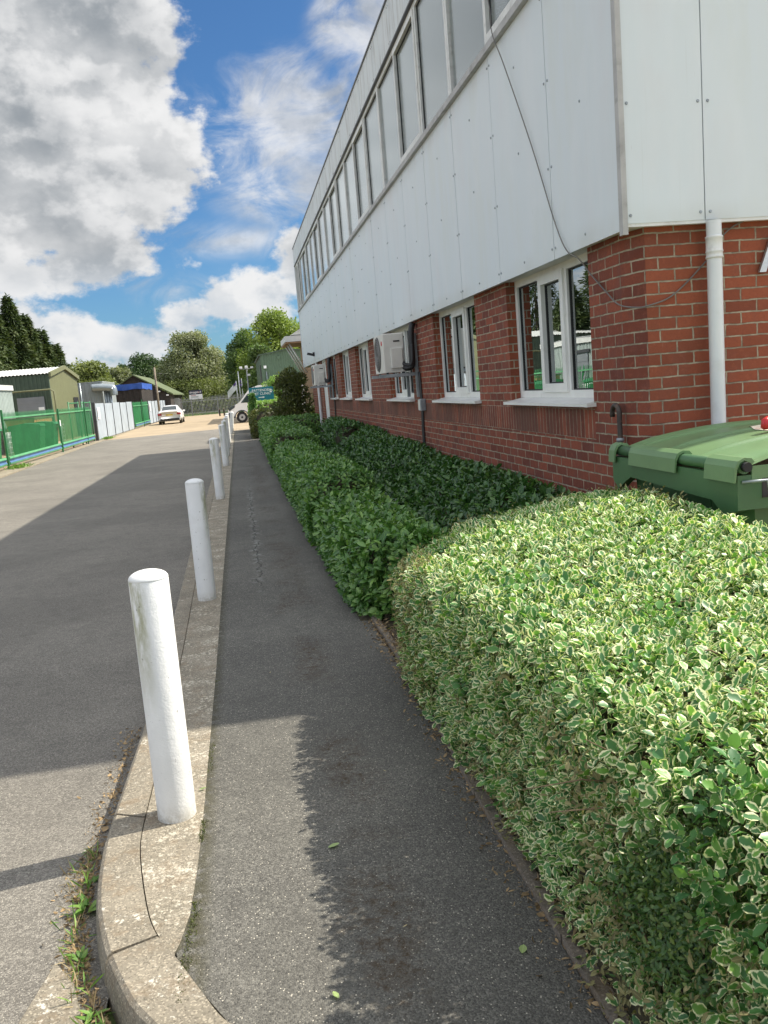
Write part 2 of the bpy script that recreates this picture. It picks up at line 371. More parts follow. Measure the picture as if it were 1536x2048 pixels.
def leaf_mat(name, cols, margin=None, trans=.3, rough=.42, e0=.5, e1=.95, mamt=1.):
    "cols: three greens picked per leaf; margin: colour of a pale leaf edge"
    m = bpy.data.materials.new(name); m.use_nodes = True; t = NT(m.node_tree); b = t.n['Principled BSDF']
    a = t.node('ShaderNodeAttribute', attribute_name='rnd'); r = a.outputs['Fac']
    uv = t.node('ShaderNodeAttribute', attribute_name='luv'); u, v, _ = t.sep(uv.outputs['Vector'])
    p = pos(t)
    c = t.mix(t.step(r, .0, .5), cols[0], cols[1]); c = t.mix(t.step(r, .5, 1.), c, cols[2])
    if margin:
        e = t.m('MAXIMUM', t.m('ABSOLUTE', t.sub(t.mul(u, 2.), 1.)), t.m('MAXIMUM', t.step(v, .72, 1.02), t.step(v, .10, -.06)))
        e = t.add(e, t.mul(t.sub(t.noise(p, 170., 3, .6), .5), .9))
        e = t.sub(e, t.mul(t.step(t.noise(p, 4.5, 3, .6), .54, .66), .30))
        e = t.add(e, t.mul(t.sub(t.m('FRACT', t.mul(r, 7.3)), .5), .34))
        k = t.mul(t.step(e, e0, e1), mamt)
        c = t.mix(k, c, margin)
    else:
        mid = t.m('ABSOLUTE', t.sub(t.mul(u, 2.), 1.))
        c = t.mix(t.mul(t.step(mid, .10, .0), .35), c, tuple(min(1, k*2.2) for k in cols[2]))
    t.put(b.inputs['Base Color'], c); b.inputs['Roughness'].default_value = rough
    b.inputs['Specular IOR Level'].default_value = .45
    tl = t.node('ShaderNodeBsdfTranslucent'); t.put(tl.inputs[0], t.mix(1., c, (1.25, 1.35, .7), 'MULTIPLY'))
    mm = t.node('ShaderNodeMixShader'); mm.inputs[0].default_value = trans
    t.l.new(b.outputs[0], mm.inputs[1]); t.l.new(tl.outputs[0], mm.inputs[2])
    t.l.new(mm.outputs[0], t.n['Material Output'].inputs[0])
    return m
M['varleaf'] = leaf_mat('variegated_leaf', ((.058, .165, .055), (.10, .26, .066), (.18, .36, .065)), (.83, .81, .50), .28, .42, .49, .80)
M['cotleaf'] = leaf_mat('small_dark_leaf', ((.04, .10, .026), (.07, .15, .035), (.16, .22, .045)), None, .2, .3)
M['darkleaf'] = leaf_mat('glossy_dark_leaf', ((.050, .13, .032), (.10, .22, .05), (.21, .35, .09)), None, .22, .28)
M['ivyleaf'] = leaf_mat('deep_green_leaf', ((.026, .078, .022), (.050, .130, .032), (.12, .23, .058)), None, .2, .30)
M['dryleaf'] = leaf_mat('olive_dry_leaf', ((.13, .12, .05), (.22, .20, .08), (.36, .32, .15)), None, .25, .7)
M['litleaf'] = leaf_mat('light_hedge_leaf', ((.12, .24, .05), (.22, .36, .09), (.36, .46, .18)), None, .3)
M['brownleaf'] = leaf_mat('bronze_leaf', ((.045, .062, .02), (.085, .095, .028), (.14, .16, .045)), None, .3)
M['conifer'] = leaf_mat('conifer_needles', ((.026, .048, .018), (.050, .080, .028), (.10, .125, .045)), None, .15, .7)
M['oak'] = leaf_mat('dark_tree_leaves', ((.022, .048, .016), (.042, .082, .026), (.075, .12, .04)), None, .25, .6)
M['willow'] = leaf_mat('grey_green_leaves', ((.12, .14, .07), (.20, .22, .115), (.33, .34, .21)), None, .3, .6)
M['poplar'] = leaf_mat('yellow_green_leaves', ((.10, .15, .03), (.18, .245, .045), (.27, .33, .075)), None, .35, .6)
M['poplar_d'] = leaf_mat('mid_green_leaves', ((.045, .085, .024), (.085, .14, .04), (.15, .21, .07)), None, .35, .6)
M['scrub'] = leaf_mat('scrub_leaves', ((.08, .105, .03), (.14, .17, .05), (.21, .24, .08)), None, .3, .6)
M['weed'] = leaf_mat('weed_leaf', ((.08, .17, .03), (.14, .27, .045), (.22, .34, .08)), None, .3, .5)
M['straw'] = leaf_mat('dry_grass', ((.22, .16, .08), (.34, .26, .14), (.42, .35, .2)), None, .2, .8)

# ------------------------------------------------------------------ geometry helpers
def tag(o, label=None, cat=None, group=None, kind=None):
    if label: o['label'] = label
    if cat: o['category'] = cat
    if group: o['group'] = group
    if kind: o['kind'] = kind
    return o
def thing(name, loc, label, cat, group=None):
    o = bpy.data.objects.new(name, None); COL.objects.link(o); o.location = loc
    o.empty_display_size = .2
    return tag(o, label, cat, group)
def origin_of(parent):
    v = Vector((0, 0, 0)); p = parent
    while p is not None: v = v + Vector(p.location); p = p.parent
    return v
class MB:
    def __init__(s): s.v = []; s.f = []; s.sm = []
    def poly(s, pts, faces, smooth=False):
        k = len(s.v); s.v += [tuple(p) for p in pts]
        for f in faces: s.f.append([i+k for i in f]); s.sm.append(smooth)
        return s
    def box(s, x0, x1, y0, y1, z0, z1):
        s.poly([(x0,y0,z0),(x1,y0,z0),(x1,y1,z0),(x0,y1,z0),(x0,y0,z1),(x1,y0,z1),(x1,y1,z1),(x0,y1,z1)],
               [(3,2,1,0),(4,5,6,7),(0,1,5,4),(1,2,6,5),(2,3,7,6),(3,0,4,7)]); return s
    def bevbox(s, x0, x1, y0, y1, z0, z1, r=.01):
        # box with chamfered vertical and top edges
        a = [(x0+r,y0),(x1-r,y0),(x1,y0+r),(x1,y1-r),(x1-r,y1),(x0+r,y1),(x0,y1-r),(x0,y0+r)]
        cx, cy = (x0+x1)/2, (y0+y1)/2
        sx, sy = 1-2*r/max(x1-x0,1e-6), 1-2*r/max(y1-y0,1e-6)
        lv = [[(x,y,z0) for x,y in a], [(x,y,z1-r) for x,y in a], [(cx+(x-cx)*sx, cy+(y-cy)*sy, z1) for x,y in a]]
        n = 8; pts = sum(lv, []); fs = [tuple(range(n-1,-1,-1)), tuple(range(2*n,3*n))]
        for k in range(2):
            for i in range(n): j=(i+1)%n; fs.append((k*n+i,k*n+j,(k+1)*n+j,(k+1)*n+i))
        return s.poly(pts, fs)
    def prism(s, poly, axis, a, b):
        "polygon given in the two other axes, extruded along axis from a to b"
        n = len(poly)
        def mk(p, h): return {'x': (h,p[0],p[1]), 'y': (p[0],h,p[1]), 'z': (p[0],p[1],h)}[axis]
        pts = [mk(p,a) for p in poly]+[mk(p,b) for p in poly]
        fs = [tuple(range(n))[::-1], tuple(range(n,2*n))]+[(i,(i+1)%n,n+(i+1)%n,n+i) for i in range(n)]
        return s.poly(pts, fs)
    def cyl(s, p0, p1, r0, r1=None, n=16, caps=True):
        r1 = r0 if r1 is None else r1
        return s.tube([p0, p1], [r0, r1], n, caps, True)
    def tube(s, pts, rad, n=8, caps=True, smooth=True):
        pts = [Vector(p) for p in pts]
        if not hasattr(rad, '__len__'): rad = [rad]*len(pts)
        k = len(s.v); prev = None
        for i, p in enumerate(pts):
            d = (pts[min(i+1,len(pts)-1)]-pts[max(i-1,0)]).normalized()
            if prev is None:
                a = d.cross(Vector((0,0,1)) if abs(d.z) < .9 else Vector((1,0,0))).normalized()
            else: a = (prev - d*prev.dot(d)).normalized()
            prev = a; b = d.cross(a)
            for j in range(n):
                t = 2*math.pi*j/n; s.v.append(tuple(p+(a*math.cos(t)+b*math.sin(t))*rad[i]))
        for i in range(len(pts)-1):
            for j in range(n):
                q = (j+1)%n; s.f.append([k+i*n+j, k+i*n+q, k+(i+1)*n+q, k+(i+1)*n+j]); s.sm.append(smooth)
        if caps:
            s.f.append([k+j for j in range(n)][::-1]); s.sm.append(False)
            s.f.append([k+(len(pts)-1)*n+j for j in range(n)]); s.sm.append(False)
        return s
    def lathe(s, prof, c=(0,0,0), n=32):
        k = len(s.v)
        for r, z in prof:
            for j in range(n):
                t = 2*math.pi*j/n; s.v.append((c[0]+r*math.cos(t), c[1]+r*math.sin(t), c[2]+z))
        for i in range(len(prof)-1):
            for j in range(n):
                q = (j+1)%n; s.f.append([k+i*n+j, k+i*n+q, k+(i+1)*n+q, k+(i+1)*n+j]); s.sm.append(True)
        return s
    def grid(s, fn, nu, nv, smooth=True):
        k = len(s.v)
        for i in range(nu+1):
            for j in range(nv+1): s.v.append(tuple(fn(i/nu, j/nv)))
        for i in range(nu):
            for j in range(nv):
                a = k+i*(nv+1)+j; s.f.append([a, a+nv+1, a+nv+2, a+1]); s.sm.append(smooth)
        return s
    def build(s, name, mat, parent=None, origin=None, props=None):
        me = bpy.data.meshes.new(name)
        o_ = origin_of(parent) if parent is not None else Vector(origin if origin is not None else (0,0,0))
        loc = Vector((0,0,0))
        if parent is not None:
            # put the part's own origin at its middle
            c = Vector([(min(v[i] for v in s.v)+max(v[i] for v in s.v))/2 for i in range(3)]); loc = c-o_; o_ = c
        me.from_pydata([tuple(Vector(v)-o_) for v in s.v], [], s.f)
        me.polygons.foreach_set('use_smooth', s.sm)
        me.materials.append(mat); me.update()
        o = bpy.data.objects.new(name, me); COL.objects.link(o)
        if parent is not None: o.parent = parent; o.location = loc
        elif origin is not None: o.location = origin
        return o
def copy_tree(o, parent=None):
    c = o.copy(); COL.objects.link(c)
    if parent is not None: c.parent = parent
    for ch in list(o.children): copy_tree(ch, c)
    return c
def text_mesh(txt, size, mat, parent, M4, name='lettering', extrude=.003, align='CENTER'):
    cu = bpy.data.curves.new('t', 'FONT'); cu.body = txt; cu.size = size; cu.extrude = extrude; cu.align_x = align; cu.align_y = 'CENTER'
    cu.offset = size*.012
    ob = bpy.data.objects.new('t', cu); COL.objects.link(ob)
    dg = bpy.context.evaluated_depsgraph_get(); dg.update()
    me = bpy.data.meshes.new_from_object(ob.evaluated_get(dg)); bpy.data.objects.remove(ob)
    me.transform(Matrix.Translation(-origin_of(parent)) @ M4 if parent is not None else M4)
    me.materials.clear(); me.materials.append(mat)
    o = bpy.data.objects.new(name, me); COL.objects.link(o)
    if parent is not None: o.parent = parent
    return o

# leaves -----------------------------------------------------------
def unit(a): return a/np.maximum(np.linalg.norm(a, axis=1, keepdims=True), 1e-9)
def leaf_mesh(name, P, A, N, L, Wd, mat, parent, simple=False, fold=.35, curl=.25, rnd=None):
    "one mesh of many leaves: base P, direction A, upper side N, length L, width Wd"
    n = len(P); A = unit(A); N = unit(N - A*np.sum(A*N, axis=1, keepdims=True)); B = np.cross(A, N)
    L = L[:, None]; Wd = Wd[:, None]
    if simple:
        T = [(0,0,0),(.5,-1,1),(1,0,0),(.5,1,1)]; F = [(0,1,2),(0,2,3)]; F = [(0,1,2,3)]
    else:
        T = [(0,0,0),(.18,-.60,1),(.18,0,0),(.18,.60,1),(.48,-1,1),(.48,0,0),(.48,1,1),(.80,-.68,1),(.80,0,0),(.80,.68,1),(1,0,0)]
        F = [(0,1,2),(0,2,3),(1,4,5,2),(2,5,6,3),(4,7,8,5),(5,8,9,6),(7,10,8),(8,10,9)]
    V = np.zeros((n, len(T), 3)); UV = np.zeros((n, len(T), 3))
    for i, (t, s_, h) in enumerate(T):
        V[:, i] = P + A*L*t + B*Wd*.5*s_ + N*(Wd*.5*abs(s_)*fold - L*curl*t*t)
        UV[:, i] = (0.5+.5*(1 if s_ > 0 else -1 if s_ < 0 else 0), t, 0)
    V = V.reshape(-1, 3)
    o_ = origin_of(parent) if parent is not None else Vector((0,0,0))
    V = V - np.array(o_)
    me = bpy.data.meshes.new(name); k = len(T)
    lt = np.array([len(f) for f in F]); flat = np.concatenate([np.array(f) for f in F])
    me.vertices.add(n*k); me.vertices.foreach_set('co', V.astype(np.float32).ravel())
    loops = (flat[None, :] + (np.arange(n)*k)[:, None]).ravel()
    me.loops.add(len(loops)); me.loops.foreach_set('vertex_index', loops.astype(np.int32))
    tot = np.tile(lt, n); st = np.concatenate([[0], np.cumsum(tot)[:-1]])
    me.polygons.add(len(tot)); me.polygons.foreach_set('loop_start', st.astype(np.int32))
    me.polygons.foreach_set('loop_total', tot.astype(np.int32))
    me.polygons.foreach_set('use_smooth', np.ones(len(tot), dtype=bool))
    me.update(calc_edges=True)
    a = me.attributes.new('rnd', 'FLOAT', 'POINT')
    r = RNG.random(n) if rnd is None else rnd
    a.data.foreach_set('value', np.repeat(r, k).astype(np.float32))
    a = me.attributes.new('luv', 'FLOAT_VECTOR', 'POINT'); a.data.foreach_set('vector', UV.reshape(-1).astype(np.float32))
    me.materials.append(mat)
    o = bpy.data.objects.new(name, me); COL.objects.link(o)
    if parent is not None: o.parent = parent
    return o
def rand_dirs(n):
    v = RNG.normal(size=(n, 3)); return unit(v)
def pnoise(x, y, s, seed=0):
    "cheap smooth noise from sines"
    r = np.random.default_rng(seed); o = 0
    for i in range(6):
        a = r.random()*6.28; f = s*(.6+r.random()*1.6); ph = r.random()*6.28
        o = o+np.sin((x*math.cos(a)+y*math.sin(a))*f+ph)
    return o/6
def in_poly(x, y, poly):
    c = np.zeros(len(x), bool); j = len(poly)-1
    for i in range(len(poly)):
        xi, yi = poly[i]; xj, yj = poly[j]
        if yi != yj:
            c ^= ((yi > y) != (yj > y)) & (x < (xj-xi)*(y-yi)/(yj-yi)+xi)
        j = i
    return c
def edge_dist(x, y, poly):
    best = np.full(len(x), 1e9); nx = np.zeros(len(x)); ny = np.zeros(len(x))
    for i in range(len(poly)):
        a = np.array(poly[i]); b = np.array(poly[(i+1) % len(poly)]); d = b-a; L = np.hypot(*d)
        t = np.clip(((x-a[0])*d[0]+(y-a[1])*d[1])/L**2, 0, 1)
        px_, py_ = a[0]+t*d[0], a[1]+t*d[1]; dd = np.hypot(x-px_, y-py_)
        m = dd < best; best = np.where(m, dd, best)
        nx = np.where(m, d[1]/L, nx); ny = np.where(m, -d[0]/L, ny)   # outward for counter-clockwise polygons
    return best, nx, ny
def hedge_surface(poly, H, r, dens_top, dens_side, z0=.02, depth=.07):
    "points and normals on a clipped hedge: top height H(x,y), rounded edges r"
    xs = [p[0] for p in poly]; ys = [p[1] for p in poly]
    n = int((max(xs)-min(xs))*(max(ys)-min(ys))*dens_top)
    x = RNG.uniform(min(xs), max(xs), n); y = RNG.uniform(min(ys), max(ys), n)
    k = in_poly(x, y, poly); x = x[k]; y = y[k]
    d, nx, ny = edge_dist(x, y, poly)
    q = np.clip(1-d/r, 0, 1); z = H(x, y)-r*(1-np.sqrt(np.maximum(0, 1-q*q)))*.9
    e = .03; hx = (H(x+e, y)-H(x-e, y))/(2*e); hy = (H(x, y+e)-H(x, y-e))/(2*e)
    N = unit(np.stack([nx*q-hx*(1-q), ny*q-hy*(1-q), np.sqrt(np.maximum(.02, 1-q*q))], 1))
    P = np.stack([x, y, z], 1)
    Ps, Ns = [P], [N]
    for i in range(len(poly)):
        a = np.array(poly[i]); b = np.array(poly[(i+1) % len(poly)]); L = np.hypot(*(b-a)); nn = int(L*.8*dens_side)
        if nn < 1: continue
        t = RNG.random(nn); xx = a[0]+t*(b[0]-a[0]); yy = a[1]+t*(b[1]-a[1])
        on = np.array([(b-a)[1]/L, -(b-a)[0]/L])
        hh = H(xx, yy)-r*.8; zz = z0+RNG.random(nn)*(hh-z0)
        bul = pnoise(xx*3+yy*3, zz*4, 2.2, 5)*.03 - .012*(1-zz/np.maximum(hh, .1))
        Ps.append(np.stack([xx+on[0]*bul, yy+on[1]*bul, zz], 1))
        Ns.append(np.tile([on[0], on[1], .25], (nn, 1)))
    P = np.concatenate(Ps); N = unit(np.concatenate(Ns))
    P = P - N*(RNG.random(len(P))**1.6)[:, None]*depth
    return P, N
def whorls(P, N, per, spread, L0, L1, ratio, up=.5):
    "several leaves round each shoot"
    n = len(P); ax = unit(N + rand_dirs(n)*.55 + np.array([0, 0, up]))
    t1 = unit(np.cross(ax, rand_dirs(n))); t2 = np.cross(ax, t1)
    PP, AA, NN, LL = [], [], [], []
    ph = RNG.random(n)*6.28
    for i in range(per):
        a = ph+i*2.4+RNG.normal(size=n)*.25; rad = t1*np.cos(a)[:, None]+t2*np.sin(a)[:, None]
        sp = (spread*(.7+.5*i/per)+RNG.normal(size=n)*.18)[:, None]
        d = unit(ax*np.cos(sp)+rad*np.sin(sp))
        ln = RNG.uniform(L0, L1, n)
        PP.append(P-ax*(.012*i)+rad*.004); AA.append(d); NN.append(unit(ax*np.sin(sp)-rad*np.cos(sp)+rand_dirs(n)*.15)); LL.append(ln)
    P = np.concatenate(PP); A = np.concatenate(AA); N = np.concatenate(NN); L = np.concatenate(LL)
    return P, A, N, L, L*ratio*RNG.uniform(.8, 1.2, len(L))
def hedge_core(poly, H, r, inset, parent, name='dark_core', mat='core'):  # solid dark filler under the leaves, coloured as the hedge's inner shade
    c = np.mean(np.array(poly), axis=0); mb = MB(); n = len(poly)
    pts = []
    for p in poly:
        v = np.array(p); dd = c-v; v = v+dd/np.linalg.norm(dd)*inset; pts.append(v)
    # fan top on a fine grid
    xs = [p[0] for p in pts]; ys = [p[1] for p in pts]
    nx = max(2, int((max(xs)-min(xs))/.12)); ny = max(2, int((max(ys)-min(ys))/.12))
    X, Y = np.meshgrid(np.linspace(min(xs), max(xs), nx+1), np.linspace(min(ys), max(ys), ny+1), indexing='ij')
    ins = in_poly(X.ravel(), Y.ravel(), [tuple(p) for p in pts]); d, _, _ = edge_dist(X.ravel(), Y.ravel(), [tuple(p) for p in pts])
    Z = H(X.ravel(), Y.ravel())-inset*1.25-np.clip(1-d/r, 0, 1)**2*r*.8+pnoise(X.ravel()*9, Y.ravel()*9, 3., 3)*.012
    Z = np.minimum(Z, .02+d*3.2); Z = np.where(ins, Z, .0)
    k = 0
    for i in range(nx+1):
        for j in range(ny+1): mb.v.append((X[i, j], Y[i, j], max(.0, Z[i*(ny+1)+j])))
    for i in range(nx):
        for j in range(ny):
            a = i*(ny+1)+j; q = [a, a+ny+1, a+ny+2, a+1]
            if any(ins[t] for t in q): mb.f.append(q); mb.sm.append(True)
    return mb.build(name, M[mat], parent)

# ================================================================== THE GROUND
def structure(name, mb, mat, origin=(0,0,0)): return tag(mb.build(name, M[mat], None, origin), kind='structure')
def sheet(name, pts, z, mat, sub=None):
    mb = MB(); mb.poly([(x, y, z) for x, y in pts], [tuple(range(len(pts)))]); return structure(name, mb, mat)
sheet('ground', [(-400, -60), (400, -60), (400, 900), (-400, 900)], -.135, 'grass')
sheet('road', [(-6.7, -12), (-.55, -12), (-.55, 49.5), (-7.0, 47.0)], -.1, 'road')
sheet('yard', [(-7.0, 47.004), (-.55, 49.5), (-.25, 41.95), (16, 41.95), (16, 97.8), (-8.6, 97.8), (-7.5, 49)], -.104, 'yard')
mb = MB(); vp_ = [(-7.42, -12), (-6.66, -12), (-6.64, 25), (-6.95, 38), (-7.02, 47), (-7.3, 66), (-7.42, 66)]
mb.prism(vp_, 'z', -.13, -.072); structure('verge', mb, 'verge')
sheet('compound_floor', [(-40, -12), (-7.42, -12), (-7.42, 97), (-40, 97)], -.11, 'yard')
sheet('far_track', [(-14, 112), (10, 112), (10, 119), (-14, 119)], -.125, 'track')
# raised walk with its end step, bed soil behind the edging
KO = [(-.19, 1.90), (-.30, 1.99), (-.407, 2.149), (-.471, 2.26), (-.567, 2.506), (-.632, 2.79), (-.662, 3.123), (-.660, 3.393), (-.640, 4.3), (-.646, 5.8), (-.675, 9.8), (-.69, 20.), (-.69, 44.)]
KI = [(-.06, 2.02), (-.186, 2.089), (-.269, 2.244), (-.339, 2.394), (-.417, 2.549), (-.466, 2.739), (-.520, 3.081), (-.527, 3.32), (-.515, 4.3), (-.520, 5.8), (-.555, 9.8), (-.57, 20.), (-.57, 44.)]
wk = [(-.3, 3.3)] + [(-.318, 3.241), (-.319, 2.845), (-.323, 2.613), (-.352, 2.468)] + KI[3::-1][0:4] + [(.05, 1.95), (.3, 1.7), (.3, -6), (.74, -6), (.74, 2.1), (.745, 3.2), (.76, 4.2), (.75, 5.4), (.725, 6.8), (.71, 12), (.72, 30), (.80, 41.8), (-.31, 41.8), (-.305, 20), (-.302, 7)]
mb = MB(); mb.prism(wk[::-1], 'z', -.13, 0.); structure('footpath', mb, 'path')
mb = MB(); mb.box(-.31, .9, 41.8, 41.95, -.13, -.004); mb.box(-.31, 1.2, 42.6, 42.75, -.12, -.03); structure('path_end_kerb', mb, 'haunch')
# front corner apron by the kerb return (the side road the walk bends away from)
mb = MB(); mb.prism([(.3, -6), (.3, 1.7), (.05, 1.95), (-.06, 2.02), (-.19, 1.90), (-.02, 1.72), (.12, 1.5), (.12, -6)], 'z', -.13, -.006); structure('kerb_return', mb, 'kerb')
# kerb stones: separate lengths with open joints
def dens(poly, n=5):
    q = smooth2([(x, y) for x, y in poly], n); return q
def smooth2(pts, n):
    out = []
    for i in range(len(pts)-1):
        p0, p1, p2, p3 = [Vector((*pts[max(0, min(len(pts)-1, i+d))], 0)) for d in (-1, 0, 1, 2)]
        for k in range(n):
            t = k/n; v = .5*((2*p1)+(-p0+p2)*t+(2*p0-5*p1+4*p2-p3)*t*t+(-p0+3*p1-3*p2+p3)*t**3); out.append((v.x, v.y))
    out.append(pts[-1]); return out
def interp(poly, y):
    for (x0, y0), (x1, y1) in zip(poly, poly[1:]):
        if y0 <= y <= y1: return x0+(x1-x0)*(y-y0)/(y1-y0)
    return poly[-1][0]
def kerb_piece(outer, inner, j0, j1):
    mb = MB(); top = .004+random.uniform(-.002, .002)
    n = len(outer)
    for k in range(n-1):
        o0, o1, i0, i1 = outer[k], outer[k+1], inner[k], inner[k+1]
        # front face, chamfer, top, back
        def pr(o, i):
            d = Vector((i[0]-o[0], i[1]-o[1], 0)).normalized()*.022
            return [(o[0]-.012, o[1], -.13), (o[0], o[1], top-.03), (o[0]+d.x*.35, o[1]+d.y*.35, top-.010), (o[0]+d.x, o[1]+d.y, top), (i[0], i[1], top), (i[0], i[1], -.13)]
        a, b = pr(o0, i0), pr(o1, i1)
        mb.poly(a+b, [(q, q+1, q+7, q+6) for q in range(5)])
        if k == 0: mb.poly(a, [tuple(range(6))])
        if k == n-2: mb.poly(b, [tuple(range(6))[::-1]])
    return mb
first = [(0, 3), (3, 6), (6, 8)]
mbk = MB()
def addmb(dst, src):
    k = len(dst.v); dst.v += src.v; dst.f += [[i+k for i in f] for f in src.f]; dst.sm += src.sm
def lerp2(a, b, t): return (a[0]+(b[0]-a[0])*t, a[1]+(b[1]-a[1])*t)
cuts = [2.10, 2.52, 3.38] 
def line_pts(poly, y0, y1):
    ys = sorted(set([y0, y1]+[p[1] for p in poly if y0 < p[1] < y1])); return [(interp(poly, y), y) for y in ys]
def kerb_run(y0, y1):
    ys = sorted(set([y0, y1]+[p[1] for p in KO if y0 < p[1] < y1])); yi = [3.329 if (y == y0 and y < 3.5) else y for y in ys]
    return [(interp(KO, y), y) for y in ys], [(interp(KI, y), y) for y in yi]
# curved stones are matched by index, straight ones by distance
SO, SI = dens(KO[:8], 6), dens(KI[:8], 6)
addmb(mbk, kerb_piece(SO[:24], SI[:24], 0, 0))
addmb(mbk, kerb_piece([lerp2(SO[23], SO[24], .35)]+SO[24:], [lerp2(SI[23], SI[24], .35)]+SI[24:], 0, 0))
y = 3.402
while y < 43.5:
    e = min(y+.908, 43.8); a, b = kerb_run(y, e); addmb(mbk, kerb_piece(a, b, 0, 0)); y = e+.007
structure('kerb', mbk, 'kerb')
mb = MB(); hw = [(-.298, 3.245), (-.292, 5), (-.294, 7), (-.296, 20), (-.300, 41.8), (-.566, 41.8), (-.566, 20), (-.551, 9.8), (-.516, 5.8), (-.511, 4.3), (-.5225, 3.32)]+[(x+.004, y) for x, y in SI[::-1] if 2.50 < y < 3.25]+[(-.395, 2.47), (-.352, 2.42), (-.338, 2.468), (-.315, 2.613), (-.305, 2.845), (-.300, 3.1)]
mb.prism(hw, 'z', -.13, .001); structure('concrete_haunch', mb, 'haunch')
mb = MB(); mb.prism([(-.30, 1.6), (-.52, 2.05), (-.66, 2.50), (-.735, 2.62), (-.80, 2.30), (-.84, 1.6)], 'z', -.13, -.088); structure('channel_slab', mb, 'kerb')
# timber-thin edging along the bed, in short lengths, slightly out of line
mb = MB(); y = -1.5
while y < 26:
    e = y+.915; xx = interp([(.742, -2), (.742, 2.1), (.745, 3.2), (.765, 4.2), (.755, 5.4), (.73, 6.8), (.712, 12), (.722, 30)], max(-1.9, y)); xo = random.uniform(-.006, .006)
    xe = interp([(.742, -2), (.742, 2.1), (.745, 3.2), (.765, 4.2), (.755, 5.4), (.73, 6.8), (.712, 12), (.722, 30)], e)
    zt = .028+random.uniform(-.008, .006)
    mb.prism([(xx+xo+.002, y), (xe+xo+.002, e-.006), (xe+xo+.044, e-.006), (xx+xo+.044, y)][::-1], 'z', -.1, zt); y = e
structure('bed_edging', mb, 'edging')
mb = MB(); mb.grid(lambda u, v: (.78+u*1.9, -3+v*33, .012+.012*math.sin(u*17+v*90)+.01*math.sin(v*210)), 14, 220); structure('bed_soil', mb, 'soil')
sheet('front_yard', [(2.64, -12), (16, -12), (16, 5.26), (2.64, 5.26)], .004, 'yard')

# ================================================================== BRICK AND PANEL BUILDING
XC, XB, YF, YB, YE = 2.45, 2.55, 5.20, 5.28, 31.4
ZC, ZW0, ZW1, ZT = 2.42, 4.36, 5.92, 6.50
bld = thing('office_building', (3.0, 18, 0), 'two storey red brick building with white upper cladding beside the path', 'building')
ops = [(6.03, 7.95), (9.05, 11.03), (12.58, 14.53), (16.64, 18.54), (19.62, 21.42), (22.35, 23.59)]
dr = (24.83, 26.1)
mb = MB(); ZS, ZH = 1.315, 2.44
# wall below the sills (left of the door), piers, front wall with a squint corner
SQ = [(XB, 5.50), (2.615, YB), (2.85, YB), (2.85, 5.50)]
mb.prism(SQ[::-1], 'z', -.13, ZH+.02)
def wall(y0, y1, z0, z1): mb.box(XB, 2.70, y0, y1, z0, z1)
wall(5.5, dr[0], -.13, ZS); wall(dr[1], 29.7, -.13, ZS)
ys = 5.5
for a, b in ops+[dr]: wall(ys, a, ZS, ZH+.02) if ys < a else None; ys = b
wall(ys, 29.7, ZS, ZH+.02)
mb.box(2.85, 14, YB, 5.55, -.13, ZH+.02)
mb.box(2.85, 14, 29.45, 29.7, -.13, ZH+.02)
mb.box(13.75, 14, 5.55, 29.45, -.13, ZH+.02)
mb.build('brick_wall', M['brick'], bld)
# upper box, floor slab, roof
mb = MB(); mb.box(XC+.09, 14, YF+.09, YE-.02, 2.475, 2.60); mb.box(XC+.12, 13.9, YF+.12, YE-.05, 6.18, 6.30)
mb.box(13.7, 14, YF+.09, YE-.02, 2.60, 6.45); mb.box(2.7, 13.7, YE-.25, YE-.02, 2.60, 6.45); mb.box(2.9, 5.0, YF+.5, YE-.3, 2.60, 4.2)
mb.build('floor_slab', M['rubber'], bld)
mb = MB(); mb.box(XC+.018, 14, YF+.05, YE-.01, ZC+.018, ZC+.045); mb.build('soffit', M['upvc_old'], bld)
mb = MB(); mb.box(XC+.01, 13.9, YF+.03, YE-.01, 6.40, 6.46); mb.build('roof', M['darktrim'], bld)
seams = [YF+.006]; y = 6.41
while y < YE: seams.append(y); y += 1.362
seams.append(YE)
n_bolts = [0]; far_bolts = MB()
_bm = MB(); _bm.cyl((0, 0, .001), (0, 0, -.006), .011, .008, 8); bolt_me = bpy.data.meshes.new('bolt')
bolt_me.from_pydata(_bm.v, [], _bm.f); bolt_me.materials.append(M['galv'])
def bolts(panel, pts, axis):
    "screw heads on a panel: the nearest hundred are parts of their own"
    c = Vector(panel.location)+origin_of(panel.parent)
    for p in pts:
        p = Vector(p)
        if n_bolts[0] < 100:
            o = bpy.data.objects.new('bolt', bolt_me); COL.objects.link(o); o.parent = panel; o.location = p-c
            o.rotation_euler = (0, R(90), 0) if axis == 'x' else (R(-90), 0, 0); n_bolts[0] += 1
        else:
            d = Vector((-.006, 0, 0)) if axis == 'x' else Vector((0, -.006, 0)); far_bolts.cyl(p, p+d, .011, .008, 8)
zb1 = [2.50, 3.08, 3.68, 4.26]; zb2 = [2.50, 3.36, 4.02]
fx = [XC+.006, 2.985, 4.35, 5.71, 7.07, 8.43, 9.79]
for a, b in zip(fx, fx[1:]):
    p = MB().box(a+.003, b-.004, YF, YF+.03, 2.452, ZW0-.01).build('cladding_panel', M['clad'], bld)
    bolts(p, [(xx, YF, z) for xx in (a+.035, b-.03) for z in (2.50, 3.155, 3.76, 4.3)], 'y') if a < 4 else None
    MB().box(a+.003, b-.004, YF-.02, YF+.03, ZW1+.03, ZT).build('fascia_panel', M['clad'], bld)
